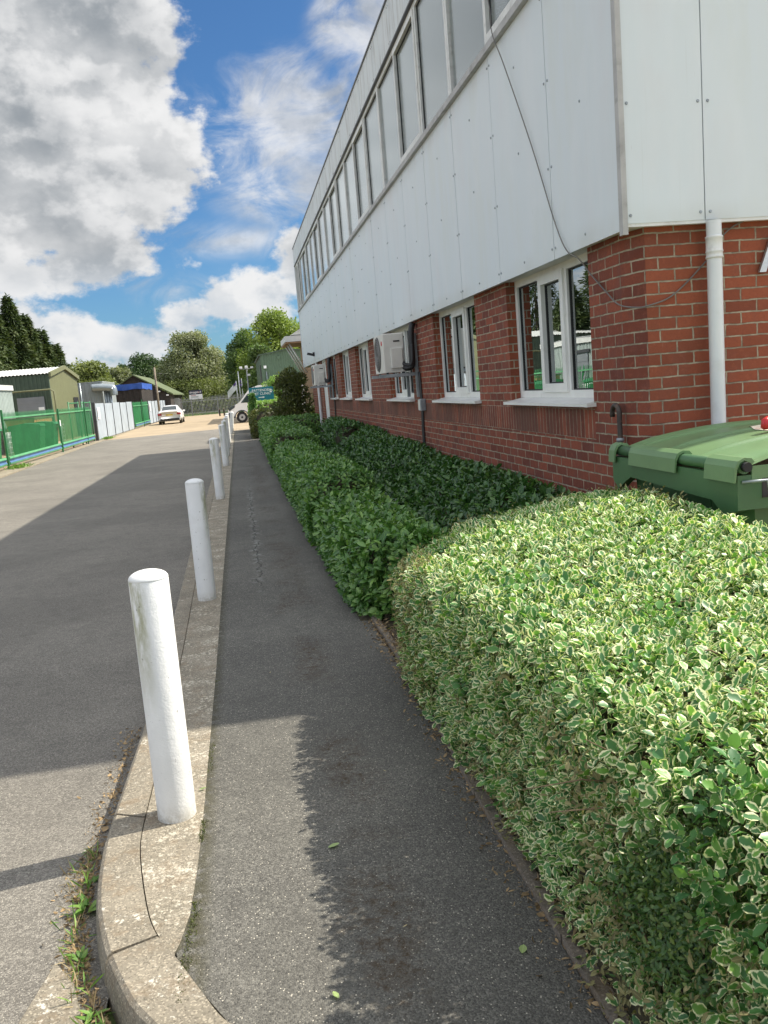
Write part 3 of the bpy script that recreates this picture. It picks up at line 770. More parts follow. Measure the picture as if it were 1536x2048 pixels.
for k in range(len(seams)-1):
    a, b = seams[k], seams[k+1]
    off = random.uniform(-.0015, .0015)
    p = MB().box(XC+off, XC+.03, a+.006, b-.006, ZC, ZW0-.01).build('cladding_panel', M['clad'], bld)
    bolts(p, [(XC, a+.035, z) for z in zb1]+[(XC, b-.035, z) for z in zb1]+[(XC, (a+b)/2, z) for z in zb2], 'x')
    p = MB().box(XC-.02+off, XC+.03, a+.004, b-.004, ZW1+.03, ZT).build('fascia_panel', M['clad'], bld)
    bolts(p, [(XC-.02, yy, z) for z in (5.99, 6.43) for yy in (a+.035, b-.035)], 'x') if k > 2 else None
tag(far_bolts.build('bolts', M['galv'], bld), kind='stuff')
MB().box(2.46, 9.8, YF+.004, YF+.03, 2.432, 2.452).build('drip_trim', M['upvc_old'], bld)
mb = MB(); mb.box(XC-.022, XC+.012, YF-.022, YF+.004, 2.385, 4.36); mb.box(XC-.022, XC-.004, YF+.004, YF+.03, 2.385, 4.36)
mb.build('corner_trim', M['band'], bld)
mb = MB(); mb.box(XC-.045, XC+.04, YF-.045, YE, 4.352, 4.41); mb.box(XC+.04, 9.8, YF-.045, YF+.03, 4.352, 4.41)
mb.build('window_band_sill', M['band'], bld)
mb = MB(); mb.box(XC-.035, XC+.04, YF-.035, YE+.01, ZT, ZT+.03); mb.box(XC+.04, 9.8, YF-.035, YF+.03, ZT, ZT+.03)
mb.box(XC-.03, XC+.03, YF-.03, YE, ZW1, ZW1+.022)
mb.build('roof_edge_trim', M['darktrim'], bld)
MB().box(XC-.02, 12, YE-.03, YE, ZC, ZT).build('end_wall', M['clad'], bld)
# upper windows: three-light units along the long side
def upper_window(y0, y1, wide_mid=True):
    xf = XC+.012
    mb = MB(); z0, z1 = 4.41, ZW1; fr = .058
    n = 3; wd = (y1-y0)/n
    mb.box(xf, xf+.06, y0+.004, y1-.004, z0, z0+fr); mb.box(xf, xf+.06, y0+.004, y1-.004, z1-fr, z1)
    for k in range(n+1):
        yy = y0+k*wd; a = yy-fr/2 if 0 < k < n else (yy+.004 if k == 0 else yy-fr-.004)
        mb.box(xf-.001, xf+.061, a, a+fr, z0+fr, z1-fr)
    fo = mb.build('window', M['upvc_old'], bld)
    for k in range(n):
        a, b = y0+k*wd+fr*.5+.02, y0+(k+1)*wd-fr*.5-.02
        if k == 1:
            s_ = MB(); e = .05
            s_.box(xf-.016, xf+.02, a-.012, b+.012, z0+fr-.01, z0+fr+e); s_.box(xf-.016, xf+.02, a-.012, b+.012, z1-fr-e, z1-fr+.01)
            s_.box(xf-.0155, xf+.0205, a-.012, a+e-.012, z0+fr+e, z1-fr-e); s_.box(xf-.0155, xf+.0205, b-e+.012, b+.012, z0+fr+e, z1-fr-e)
            s_.build('casement', M['upvc_old'], fo)
            g0, g1, h0, h1 = a+e-.012, b-e+.012, z0+fr+e, z1-fr-e
        else: g0, g1, h0, h1 = a-.012, b+.012, z0+fr, z1-fr
        q = MB(); t = .012
        q.box(xf+.022, xf+.034, g0, g0+t, h0, h1); q.box(xf+.022, xf+.034, g1-t, g1, h0, h1); q.box(xf+.0225, xf+.0345, g0+t, g1-t, h0, h0+t); q.box(xf+.0225, xf+.0345, g0+t, g1-t, h1-t, h1)
        q.build('gasket', M['rubber'], fo)
        MB().box(xf+.030, xf+.036, g0+.003, g1-.003, h0+.003, h1-.003).build('pane', M['glass_up'], fo)
        MB().box(xf+.062, xf+.068, g0-.02, g1+.02, h0-.02, h1+.02).build('blind', M['blind'], fo)
yy = YF+.02+.0
units = []
y = 6.41-1.362
while y < YE-1:
    units.append((max(y, YF+.03), min(y+4.086, YE-.03))); y += 4.086
for a, b in units:
    if b-a > 1: upper_window(a, b)
mb = MB(); mb.box(XC+.03, 9.8, YF+.012, YF+.06, 4.41, ZW1); mb.build('front_window_band', M['upvc_old'], bld)
for k in range(5): MB().box(2.6+k*1.42, 3.92+k*1.42, YF+.004, YF+.010, 4.48, 5.85).build('pane', M['glass_up'], bld)
MB().box(XC+.012, XC+.06, YF+.03, 5.22, 4.41, ZW1).build('corner_post', M['upvc_old'], bld)
# ground floor windows
def lower_window(y0, y1, splits, case):
    xf, z0, z1 = 2.635, 1.372, 2.438; fr = .062
    mb = MB(); mb.box(xf, xf+.06, y0+.004, y1-.004, z0, z0+fr); mb.box(xf, xf+.06, y0+.004, y1-.004, z1-fr, z1)
    ed = [y0+.004]+splits+[y1-.004]
    for k, yy in enumerate(ed):
        a = yy if k == 0 else (yy-fr if k == len(ed)-1 else yy-fr/2)
        mb.box(xf-.001, xf+.061, a, a+fr, z0+fr, z1-fr)
    fo = mb.build('window', M['upvc'], bld)
    sl = MB(); sl.prism([(XB-.075, 1.318), (XB-.075, 1.340), (xf+.001, 1.371), (xf+.001, 1.318)], 'y', y0+.003, y1-.003)
    sl.box(XB-.076, XB-.002, y0-.045, y0+.002, 1.317, 1.345); sl.box(XB-.076, XB-.002, y1-.002, y1+.045, 1.317, 1.345)
    sl.build('sill', M['upvc'], fo)
    for k in range(len(ed)-1):
        a = ed[k]+(fr if k == 0 else fr/2); b = ed[k+1]-(fr if k == len(ed)-2 else fr/2); h0, h1 = z0+fr, z1-fr
        if k == case:
            s_ = MB(); e = .058; o2 = .014
            s_.box(xf-.020, xf+.02, a-o2, b+o2, h0-o2, h0+e); s_.box(xf-.020, xf+.02, a-o2, b+o2, h1-e, h1+o2)
            s_.box(xf-.0195, xf+.0205, a-o2, a+e, h0+e, h1-e); s_.box(xf-.0195, xf+.0205, b-e, b+o2, h0+e, h1-e)
            s_.build('casement', M['upvc'], fo); a += e; b -= e; h0 += e; h1 -= e
        q = MB(); t = .011
        q.box(xf+.018, xf+.034, a, a+t, h0, h1); q.box(xf+.018, xf+.034, b-t, b, h0, h1); q.box(xf+.0185, xf+.0345, a+t, b-t, h0, h0+t); q.box(xf+.0185, xf+.0345, a+t, b-t, h1-t, h1)
        q.build('gasket', M['rubber'], fo)
        MB().box(xf+.028, xf+.034, a+.003, b-.003, h0+.003, h1-.003).build('pane', M['glass'], fo)
    return fo
for (a, b) in ops:
    L = b-a
    fo = lower_window(a, b, [a+L*.345, a+L*.66] if L > 1.5 else [a+L*.5], 1 if L > 1.5 else 0)
    # vertical blinds bunched at the sides behind the glass
    cu = MB(); yy = b-.10
    for k in range(7): cu.box(2.80, 2.812, yy-.05, yy-.004, 1.40, 2.40); yy -= .058
    cu.build('vertical_blind', M['curtain'], fo)
# interior shell so rooms read as rooms
mb = MB(); mb.box(6.2, 6.3, 5.6, 29.4, .0, 2.47); mb.box(2.705, 2.72, 5.6, 6.0, .03, 2.46); mb.box(2.71, 6.2, 5.6, 29.4, -.05, .02); mb.box(2.71, 6.2, 8.3, 8.4, .02, 2.47); mb.box(2.71, 6.2, 11.8, 11.9, .02, 2.47); mb.box(2.71, 6.2, 15.4, 15.5, .02, 2.47)
mb.build('interior_wall', M['room'], bld)
# side door and render panel beside it
d = MB().box(2.62, 2.66, dr[0]+.06, dr[1]-.06, .05, 2.40).build('door', M['upvc'], bld)
mb = MB(); mb.box(2.58, 2.68, dr[0]+.004, dr[0]+.06, .0, 2.44); mb.box(2.58, 2.68, dr[1]-.06, dr[1]-.004, .0, 2.44); mb.box(2.581, 2.681, dr[0]+.06, dr[1]-.06, 2.40, 2.438); mb.build('frame', M['upvc'], d)
mb = MB(); mb.tube([(2.615, dr[0]+.14, 1.05), (2.57, dr[0]+.14, 1.05), (2.57, dr[0]+.26, 1.05)], .010, 8); mb.build('handle', M['galv'], d)
def drainpipe(x, y, z0, z1, r=.055, wall='x'):
    mb = MB(); mb.tube([(x, y, z0), (x, y, z1)], r, 24, False)
    p = mb.build('drainpipe', M['pipe'], bld)
    return p
p = drainpipe(3.03, 5.228-.045, .0, 2.44, .046)
mb = MB()
mb.lathe([(.046, 2.21), (.053, 2.212), (.053, 2.222), (.050, 2.226), (.050, 2.245), (.053, 2.249), (.053, 2.256), (.050, 2.26), (.050, 2.33), (.053, 2.334), (.053, 2.345), (.046, 2.348)], (3.03, 5.183, 0), 28)
mb.build('collar', M['upvc_old'], p)
mb = MB(); mb.box(3.02, 3.04, 5.22, 5.282, .9, .95); mb.build('bracket', M['pipe'], p)
p = drainpipe(2.49, 26.9, .1, 2.43, .045)
mb = MB(); mb.box(XC-.03, 2.68, 23.9, 24.85, -.1, .75); mb.box(XC-.06, XC-.03, 23.0, 24.85, -.1, .62)
tag(mb.build('render_plinth', M['greydoor'], None, (2.5, 24, 0)), 'low grey rendered block against the brick wall by the side door', 'plinth')
mb = MB()
for k in range(9): mb.box(XB-.012, XB+.004, 15.42, 15.62, 2.05+k*.031, 2.066+k*.031)
mb.box(XB-.006, XB+.003, 15.40, 15.64, 2.03, 2.34); mb.build('wall_vent', M['darktrim'], bld)

# letter on the front wall
lt = thing('wall_letter', (3.5, YB-.02, 2.1), 'brushed steel capital letter A fixed to the brick front wall right of the drainpipe', 'letter sign')
def letter_A(parent, x0, z0, h, w_):
    t = .040; mb = MB(); y0, y1 = YB-.034, YB-.012
    A = [(x0, z0), (x0+t*1.15, z0), (x0+w_*.30, z0+h*.26), (x0+w_*.70, z0+h*.26), (x0+w_-t*1.15, z0), (x0+w_, z0), (x0+w_*.5+t*.62, z0+h), (x0+w_*.5-t*.62, z0+h)]
    left = [(x0, z0), (x0+t*1.1, z0), (x0+w_*.5+t*.1, z0+h*.80), (x0+w_*.5+t*.6, z0+h), (x0+w_*.5-t*.6, z0+h)]
    mb.prism([(x0, z0), (x0+t*1.15, z0), (x0+w_*.5, z0+h*.78), (x0+w_*.5, z0+h), (x0+w_*.5-t*.55, z0+h)], 'y', y0, y1)
    mb.prism([(x0+w_*.5, z0+h*.78), (x0+w_-t*1.15, z0), (x0+w_, z0), (x0+w_*.5+t*.55, z0+h), (x0+w_*.5, z0+h)], 'y', y0, y1)
    mb.box(x0+w_*.27, x0+w_*.73, y0+.002, y1-.002, z0+h*.25, z0+h*.25+t*.85)
    mb.build('letter_face', M['steel'], parent)
    pg = MB()
    for (xx, zz) in ((x0+t*.8, z0+.02), (x0+w_-t*.8, z0+.02), (x0+w_*.5, z0+h-.03)): pg.cyl((xx, y1-.001, zz), (xx, YB+.002, zz), .006, .006, 8)
    pg.build('fixing_pin', M['galv'], parent)
letter_A(lt, 3.378, 2.115, .215, .215)

# loose cable
cp = [(2.405, 8.0, 5.6), (2.403, 7.506, 4.698), (2.385, 7.40, 4.40), (2.41, 7.214, 4.083), (2.43, 6.727, 3.329), (2.432, 6.333, 2.695), (2.43, 6.117, 2.445), (2.47, 5.99, 2.36), (2.525, 5.92, 2.24), (2.53, 5.70, 2.10), (2.52, 5.48, 1.99), (2.56, 5.30, 1.952), (2.61, 5.25, 1.955), (2.724, 5.262, 1.982), (2.80, 5.265, 2.02), (2.898, 5.268, 2.095), (3.0, 5.262, 2.19), (3.05, 5.266, 2.235), (3.128, 5.268, 2.344), (3.20, 5.262, 2.405), (3.285, 5.262, 2.44)]
def smooth_path(pts, n=6):
    pts = [Vector(p) for p in pts]; out = []
    for i in range(len(pts)-1):
        p0, p1, p2, p3 = pts[max(0, i-1)], pts[i], pts[i+1], pts[min(len(pts)-1, i+2)]
        for k in range(n):
            t = k/n; out.append(.5*((2*p1)+(-p0+p2)*t+(2*p0-5*p1+4*p2-p3)*t*t+(-p0+3*p1-3*p2+p3)*t**3))
    out.append(pts[-1]); return out
mb = MB(); mb.tube(smooth_path(cp), .0048, 8)
tag(mb.build('loose_cable', M['cable'], None, (2.5, 5.3, 1.95)), 'thin grey cable hanging down the white cladding and looping round the brick corner', 'cable')
# hooked overflow pipe
ov = thing('overflow_pipe', (2.5, 5.5, .8), 'black hooked iron pipe standing against the brick corner behind the green bin', 'pipe')
mb = MB(); mb.tube([(2.50, 5.50, 0), (2.50, 5.50, 1.28)]+[(2.50, 5.50+.055-.055*math.cos(a), 1.28+.055*math.sin(a)) for a in [math.pi*k/8 for k in range(1, 9)]]+[(2.50, 5.61, 1.255)], .017, 12)
mb.build('hooked_tube', M['rust'], ov)
mb = MB(); mb.lathe([(.017, 1.09), (.026, 1.092), (.026, 1.115), (.017, 1.118)], (2.50, 5.50, 0), 16); mb.build('pipe_clip', M['galv'], ov)
mb = MB(); mb.lathe([(.017, .93), (.024, .932), (.024, 1.0), (.017, 1.003)], (2.50, 5.50, 0), 16); mb.build('joint', M['rust'], ov)

# wall lamp on the far cladding
fl = thing('floodlight', (2.42, 26.85, 2.68), 'small black floodlight fixed low on the far white cladding', 'lamp')
mb = MB(); mb.box(2.40, 2.449, 26.80, 26.90, 2.62, 2.74); mb.build('mount', M['black'], fl)
mb = MB(); mb.prism([(2.40, 2.70), (2.24, 2.74), (2.22, 2.68), (2.40, 2.63)], 'y', 26.76, 26.94); mb.build('lamp_head', M['black'], fl)

# ------------------------------------------------------------------ air conditioning units
def ac_unit(y0, label, zs=1.73, yl=.80, side_label=None):
    t = thing('air_conditioner', (2.35, y0+.4, zs), label, 'ac unit', 'air conditioning units bracketed on the brick wall')
    x0, x1, z0, z1 = 2.07, 2.37, zs+.02, zs+.56
    MB().bevbox(x0, x1, y0, y0+yl, z0, z1, .012).build('casing', M['ac'], t)
    mb = MB(); mb.bevbox(x0+.10, x1-.03, y0-.035, y0+.001, z0+.06, z1-.20, .01); sv = mb.build('service_cover', M['ac'], t)
    mb = MB(); mb.box(x0+.15, x0+.24, y0-.006, y0+.001, z1-.12, z1-.10); mb.build('hand_grip', M['black'], t)
    mb = MB(); cy, cz = y0+.47, (z0+z1)/2
    for rr in [.235, .20, .165, .13, .095, .06]:
        mb.tube([(x0-.012, cy+rr*math.cos(a), cz+rr*math.sin(a)) for a in [2*math.pi*k/36 for k in range(37)]], .0035, 5, False)
    for k in range(12):
        a = 2*math.pi*k/12; mb.tube([(x0-.016, cy+.04*math.cos(a), cz+.04*math.sin(a)), (x0-.004, cy+.235*math.cos(a), cz+.235*math.sin(a))], .003, 5)
    mb.build('fan_guard', M['ac_dark'], t)
    mb = MB(); mb.lathe([(0, 0), (.25, 0)], (0, 0, 0), 36)
    mb.v = [(x0-.002, cy+v[0], cz+v[1]) for v in mb.v]; mb.build('fan_shade_disc', M['black'], t)  # flat black disc coloured as the shade inside the fan opening
    mb = MB(); mb.tube([(x0-.002, y0+.10+.028*math.cos(a), z1-.13+.028*math.sin(a)) for a in [2*math.pi*k/20 for k in range(21)]], .006, 6, False); mb.build('round_badge', M['red'], t)
    for yy in (y0-.02, y0+yl-.12):
        mb = MB(); mb.box(1.99, 2.503, yy, yy+.04, zs-.045, zs); mb.box(2.505, 2.549, yy-.001, yy+.041, zs-.35, z1-.02 if yy < y0 else zs+.02)
        mb.build('wall_bracket', M['galv'], t)
    for xx in (x0+.04, x1-.04):
        for yy in (y0+.01, y0+yl-.10): MB().cyl((xx, yy, zs-.0005), (xx, yy, z0+.001), .018, .018, 10).build('rubber_foot', M['black'], t)
    mb = MB(); yp = y0-.09
    mb.tube(smooth_path([(2.50, yp, 2.41), (2.47, yp, 2.30), (2.46, yp, 2.1), (2.46, yp, 1.90), (2.44, yp-.0, 1.82), (2.38, y0-.05, 1.80), (2.35, y0+.02, 1.84)]), .042, 12)
    mb.tube(smooth_path([(2.46, yp-.03, 2.12), (2.44, yp-.03, 1.86), (2.36, y0-.05, 1.85), (2.33, y0+.02, 1.90)]), .028, 10)
    mb.build('lagged_pipe', M['black'], t)
    mb = MB()
    for dy_ in (0, .045, .085): MB().tube(smooth_path([(2.53, yp-dy_, zs-.0), (2.535, yp-dy_-.01, 1.2), (2.53, yp-dy_+.01, .9), (2.53, yp-dy_, .45)]), .011, 8).build('cable', M['black'], t)
    return t
ac_unit(12.15, 'larger looking cream air conditioner bracketed in front of the third window from the brick corner', 1.735)
ac_unit(23.3, 'cream air conditioner bracketed high beside the far side door', 1.70)
jb = thing('junction_box', (2.52, 11.86, 1.3), 'small grey electrical box with black cables on the brick wall under the nearer air conditioner', 'electrical box')
MB().bevbox(2.47, 2.549, 11.80, 11.93, 1.20, 1.36, .008).build('box_body', M['galv'], jb); MB().bevbox(2.462, 2.4705, 11.81, 11.92, 1.21, 1.35, .003).build('lid', M['ac'], jb)

# ================================================================== BOLLARDS
def make_bollard(x, y, h, label, r=.074, tilt=(0, 0)):
    t = thing('bollard', (x, y, 0), label, 'bollard', 'white bollards along the kerb')
    mb = MB(); n = 10; d = .034
    prof = [(r, -.05), (r, h-d-.004), (r-.002, h-d)]
    mb.lathe(prof, (x, y, 0), 40); mb.build('post', M['bollard'], t)
    mb = MB(); prof = [(r-.0035, h-d-.003), (r+.0005, h-d+.001)]+[(r*math.cos(a), h-d+.001+d*math.sin(a)) for a in [math.pi/2*k/8 for k in range(1, 8)]]+[(.0005, h)]
    mb.lathe(prof, (x, y, 0), 40); mb.build('domed_cap', M['bollard'], t)
    t.rotation_euler = (tilt[0], tilt[1], 0)
    return t
b0 = make_bollard(-.400, 3.31, .985, 'nearest white bollard, with a green algae streak below its domed top')
spec = [(-.408, 7.02, 'second nearest white bollard, clean and tilted slightly, beside the long kerb', (.0, -.006)),
        (-.425, 10.60, None, (0, 0)), (-.430, 14.10, 'third bollard from the camera, scuffed greyish white', (0, -.012)),
        (-.425, 20.8, 'fourth bollard from the camera, grey white with a rusty seam', (0, -.01)),
        (-.435, 24.3, 'fifth bollard from the camera, mostly hidden by the fourth', (0, 0)),
        (-.44, 27.8, 'sixth bollard from the camera, in building shade', (0, 0)),
        (-.45, 31.4, 'seventh bollard from the camera, at the edge of the sunlight', (0, -.02)),
        (-.46, 35.2, 'eighth bollard from the camera, sunlit and just left of the leaning one', (0, -.01)),
        (-.40, 38.6, 'last bollard at the end of the path, leaning over to the right', (0, .21))]
for x, y, lab, tl in spec:
    if lab is None: continue
    c = copy_tree(b0); c.location = (x, y, 0); c.rotation_euler = (tl[0], tl[1], random.uniform(0, 6)); c['label'] = lab

# ================================================================== HEDGES
def smooth01(t): t = np.clip(t, 0, 1); return t*t*(3-2*t)
# clipped variegated hedge in the foreground
pA = [(.79, -.9), (2.10, -.9), (2.14, 3.2), (2.25, 4.9), (2.42, 5.30), (2.25, 5.42), (1.55, 5.08), (1.05, 4.85), (.80, 4.75), (.71, 4.40), (.725, 3.7), (.755, 2.6), (.745, 1.2)]
def HA(x, y): return .815+.10*smooth01((x-.8)/1.3)+pnoise(x, y, 2.2, 1)*.022+pnoise(x, y, 7., 2)*.010-.12*smooth01((y-4.1)/1.3)-.11*smooth01((y-3.2)/1.2)*smooth01((1.25-x)/.45)+.035*smooth01((3.0-y)/1.2)
hA = thing('hedge', (1.45, 2.2, 0), 'clipped cream and green variegated hedge in the foreground, its flat top sunlit', 'hedge')
P, N = hedge_surface(pA, HA, .14, 1750, 2100, .02, .13)
# thin the leaves out towards the shaded foot and leave brown stems there
side = N[:, 2] < .35
keep = (~side) | (RNG.random(len(P)) < np.clip(.62+P[:, 2]*.7, .6, 1))
gap = pnoise(P[:, 0]*1., P[:, 1], 9., 9)+pnoise(P[:, 2]*2, P[:, 1]*2, 8., 19)*side
keep &= (gap < np.where(side, .20, .62)) | (RNG.random(len(P)) < np.where(side, .45, .35))
P, N = P[keep], N[keep]
cot = (P[:, 1] < 2.25) & (P[:, 1] > .9) & (P[:, 0] < 1.10) & (pnoise(P[:, 0], P[:, 1]+P[:, 2], 7., 4) > -.05-.0*P[:, 0])
rad_ = np.sqrt(((P[:, 1]-1.70)/.45)**2+((P[:, 0]-.90)/.16)**2+((P[:, 2]-.50)/.32)**2); cot &= (rad_ < 1.15)
Pv, Nv = P[~cot], N[~cot]
WP, WA, WN, WL, WW = whorls(Pv, Nv, 5, 1.0, .018, .041, .72)
far_ = WP[:, 1] > 2.6
sz = np.where(far_, 1.06, .92)
sd_ = (WN[:, 2]*0+1)
leaf_mesh('foliage', WP, WA, WN, WL*sz, WW*sz, M['varleaf'], hA, fold=.32, curl=.10)
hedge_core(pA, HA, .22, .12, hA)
d_, _, _ = edge_dist(P[:, 0], P[:, 1], pA)
fr_ = (P[:, 1] > 3.9) & (d_ < .16) & (P[:, 0] < 2.3) & (RNG.random(len(P)) < .75)
Pq = np.repeat(P[fr_], 2, axis=0)+RNG.normal(size=(fr_.sum()*2, 3))*.02+np.array([0, 0, .006])
WP, WA, WN, WL, WW = whorls(Pq, np.repeat(N[fr_], 2, axis=0), 4, .9, .012, .030, .42)
leaf_mesh('dry_fringe', WP, WA, WN, WL, WW, M['dryleaf'], hA, fold=.3, curl=.2)
n = 5200; q = np.stack([RNG.uniform(.73, .88, n), RNG.uniform(.6, 4.7, n), RNG.uniform(.02, .66, n)], 1); q = q[pnoise(q[:, 1]*3, q[:, 2]*2, 3., 55) > -.12]; n = len(q)
WP, WA, WN, WL, WW = whorls(q, np.tile([-1., 0, .2], (n, 1)), 3, 1.1, .010, .028, .45)
leaf_mesh('dead_leaves', WP, WA, WN, WL, WW, M['dryleaf'], hA, fold=.4, curl=.3)
# big leafy shoots low on the near face
n = 24; q = np.stack([RNG.uniform(.74, .92, n), RNG.uniform(.95, 1.55, n), RNG.uniform(.28, .66, n)], 1)
WP, WA, WN, WL, WW = whorls(q, np.tile([-1., -.3, .4], (n, 1)), 6, 1.15, .034, .054, .64)
tag(leaf_mesh('large_leaves', WP, WA, WN, WL, WW, M['varleaf'], hA, fold=.2, curl=.12), kind='stuff')
# woody stems showing on the face and clipped ends on top
mb = MB()
for k in range(150):
    y = random.uniform(.4, 4.3); z = random.uniform(.02, .5); x = .80+random.uniform(-.02, .06)
    L = random.uniform(.08, .28); a = random.uniform(-.5, .5)
    p0 = Vector((x+.05, y, z)); p2 = p0+Vector((-.06, math.sin(a)*L, math.cos(a)*L)); p1 = (p0+p2)/2+Vector((random.uniform(-.03, .03), random.uniform(-.04, .04), 0))
    mb.tube([p0, p1, p2], [.0032, .0026, .0015], 5)
for k in range(70):
    y = random.uniform(.6, 3.6); x = random.uniform(.85, 1.9); z = float(HA(np.array([x]), np.array([y]))[0])-.03
    a = random.uniform(0, 6.28); L = random.uniform(.05, .20)
    p0 = Vector((x, y, z-.01)); mb.tube([p0, p0+Vector((math.cos(a)*L*.5, math.sin(a)*L*.5, .020)), p0+Vector((math.cos(a)*L, math.sin(a)*L, .025))], [.0026, .0022, .0014], 5)
tag(mb.build('woody_stems', M['twig'], hA), kind='stuff')
# small dark leaved shrub growing through the near edge of the hedge
sh = thing('shrub', (.95, 1.65, 0), 'small glossy dark leaved shrub growing through the near edge of the variegated hedge', 'shrub')
Pc = np.repeat(P[cot], 5, axis=0)+RNG.normal(size=(cot.sum()*5, 3))*.022; Nc = np.repeat(N[cot], 5, axis=0)
WP, WA, WN, WL, WW = whorls(Pc, Nc, 5, 1.1, .010, .019, .5)
leaf_mesh('small_leaves', WP, WA, WN, WL, WW, M['cotleaf'], sh, fold=.25, curl=.05)
mb = MB()
for k in range(14):
    p0 = Vector((.90+random.uniform(-.06, .12), 1.65+random.uniform(-.3, .3), .45+random.uniform(-.1, .3))); a = random.uniform(2.2, 4.2)
    L = random.uniform(.12, .34); d = Vector((math.cos(a), math.sin(a)*.8, random.uniform(.1, .9))).normalized()*L
    mb.tube([p0, p0+d*.5+Vector((0, 0, .02)), p0+d], [.0028, .0022, .0012], 5)
tag(mb.build('arching_twigs', M['twig'], sh), kind='stuff')

def dark_hedge(label, poly, H, r, dt, ds, L0, L1, mat='darkleaf', ratio=.5, z0=.02, per=5, group='dark green hedges along the path', spread=.95, depth=.07, name='hedge', up=.4, cat='hedge'):
    c = np.mean(np.array(poly), axis=0)
    t = thing(name, (float(c[0]), float(c[1]), 0), label, cat, group)
    P, N = hedge_surface(poly, H, r, dt, ds, z0, depth)
    WP, WA, WN, WL, WW = whorls(P, N, per, spread, L0, L1, ratio, up)
    leaf_mesh('foliage', WP, WA, WN, WL, WW, M[mat], t, fold=.3, curl=.22)
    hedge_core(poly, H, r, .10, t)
    return t
def ridge(base, amp, seed, cx=None, valley=0., sl=0.):
    def H(x, y): return base+pnoise(x, y, 2.4, seed)*amp+pnoise(x, y, 6., seed+3)*amp*.35-(valley*np.exp(-((x-cx)/.22)**2) if cx else 0)+sl*(x-1.2)
    return H
dark_hedge('dark glossy hedge nearest the variegated one, its pointed leaves reaching the path edge', [(.66, 6.3), (.72, 5.85), (1.02, 5.45), (1.36, 5.45), (1.42, 6.2), (1.36, 8.7), (.66, 8.7)],
           ridge(.56, .06, 11), .24, 560, 560, .045, .085)
dark_hedge('low dark glossy planting filling the bed against the brick wall below the windows', [(1.40, 5.22), (2.0, 5.45), (2.54, 5.62), (2.54, 16.6), (1.42, 16.6), (1.30, 9.5)],
           lambda x, y: .30+.36*smooth01((x-1.45)/.95)+pnoise(x, y, 2.0, 21)*.07+pnoise(x, y, 6., 22)*.03+.10*smooth01((y-9)/6), .14, 360, 200, .045, .090, mat='ivyleaf')
dark_hedge('second clump of mid green clipped hedge along the path, a step up from the first', [(.61, 8.9), (1.38, 8.9), (1.42, 12.6), (.62, 12.6)], ridge(.72, .04, 31), .28, 420, 460, .04, .075)
dark_hedge('third clump of clipped hedge along the path, level with the nearer air conditioner', [(.61, 12.9), (1.45, 12.9), (1.5, 18.0), (.62, 18.0)], ridge(.62, .04, 41), .28, 280, 330, .045, .08)
dark_hedge('fourth clump of clipped hedge along the path, the long straight one before the cross hedge', [(.60, 18.3), (1.6, 18.3), (1.6, 28.2), (.63, 28.2)], ridge(.78, .03, 51), .28, 170, 230, .05, .09)
dark_hedge('rounded dark shrub against the brick wall under the two narrow windows', [(1.75, 16.8), (2.50, 16.8), (2.53, 20.6), (2.2, 21.2), (1.80, 20.6)], ridge(.92, .05, 61), .35, 200, 160, .05, .08, 'ivyleaf')
dark_hedge('dark hedge running across from the path to the brick wall', [(.62, 28.5), (2.85, 27.4), (2.9, 29.4), (.66, 30.6)], ridge(.80, .03, 71), .2, 130, 170, .06, .10)
dark_hedge('dull olive hedge below the teal sign at the end of the path', [(.42, 32.4), (2.9, 32.4), (2.9, 35.8), (.42, 35.8)], ridge(1.02, .04, 81), .25, 90, 130, .06, .11, 'brownleaf')
dark_hedge('bright sunlit pale green hedge directly under the teal sign', [(.50, 38.2), (2.5, 38.2), (2.5, 42.2), (.50, 42.2)], ridge(1.25, .04, 91), .2, 110, 130, .08, .14, 'litleaf')
# upright dark side of that corner, and the bronze bush by the wall
def bush(label, c, rad, h, n, L0, L1, mat, seed=0, low=.05, name='bush', cat='bush', group=None, ratio=.45):
    t = thing(name, (c[0], c[1], 0), label, cat, group); r_ = np.random.default_rng(seed)
    k = 46; cc = []
    for i in range(k):
        z = low+(h-low)*r_.random()**.8; w_ = rad*math.sqrt(max(.05, 1-((z/h-.42)/.62)**2)); a = r_.random()*6.28; q = w_*math.sqrt(r_.random())*.8
        cc.append((c[0]+math.cos(a)*q, c[1]+math.sin(a)*q, z, rad*r_.uniform(.22, .42)))
    cc = np.array(cc); idx = r_.integers(0, k, n); d = rand_dirs(n)
    P = cc[idx, :3]+d*(cc[idx, 3]*(.6+.4*r_.random(n)**.5))[:, None]; P[:, 2] = np.maximum(P[:, 2], .03)
    A = unit(d*.8+rand_dirs(n)*.7+np.array([0, 0, .5])); Nn = unit(d+rand_dirs(n)*.6)
    L = r_.uniform(L0, L1, n)
    leaf_mesh('foliage', P, A, Nn, L, L*ratio, M[mat], t, simple=False, fold=.25, curl=.2)
    mb = MB()
    for i in range(12):
        e = cc[i]; mb.tube([(c[0]+r_.normal()*.05, c[1]+r_.normal()*.05, -.1), ((c[0]+e[0])/2, (c[1]+e[1])/2, e[2]*.4), (e[0], e[1], e[2])], [.02, .014, .006], 6)
    tag(mb.build('stems', M['bark'], t), kind='stuff')
    return t
bush('tall bronze and olive bush at the far corner of the brick wall', (1.95, 31.2), .85, 2.25, 9000, .06, .12, 'brownleaf', 5)
bush('narrow dark upright shrub at the corner left of the teal sign', (.62, 37.7), .22, 1.6, 1500, .07, .12, 'darkleaf', 6)
bush('pale green bush behind the teal sign', (2.1, 45), .9, 2.2, 4500, .09, .16, 'litleaf', 8)
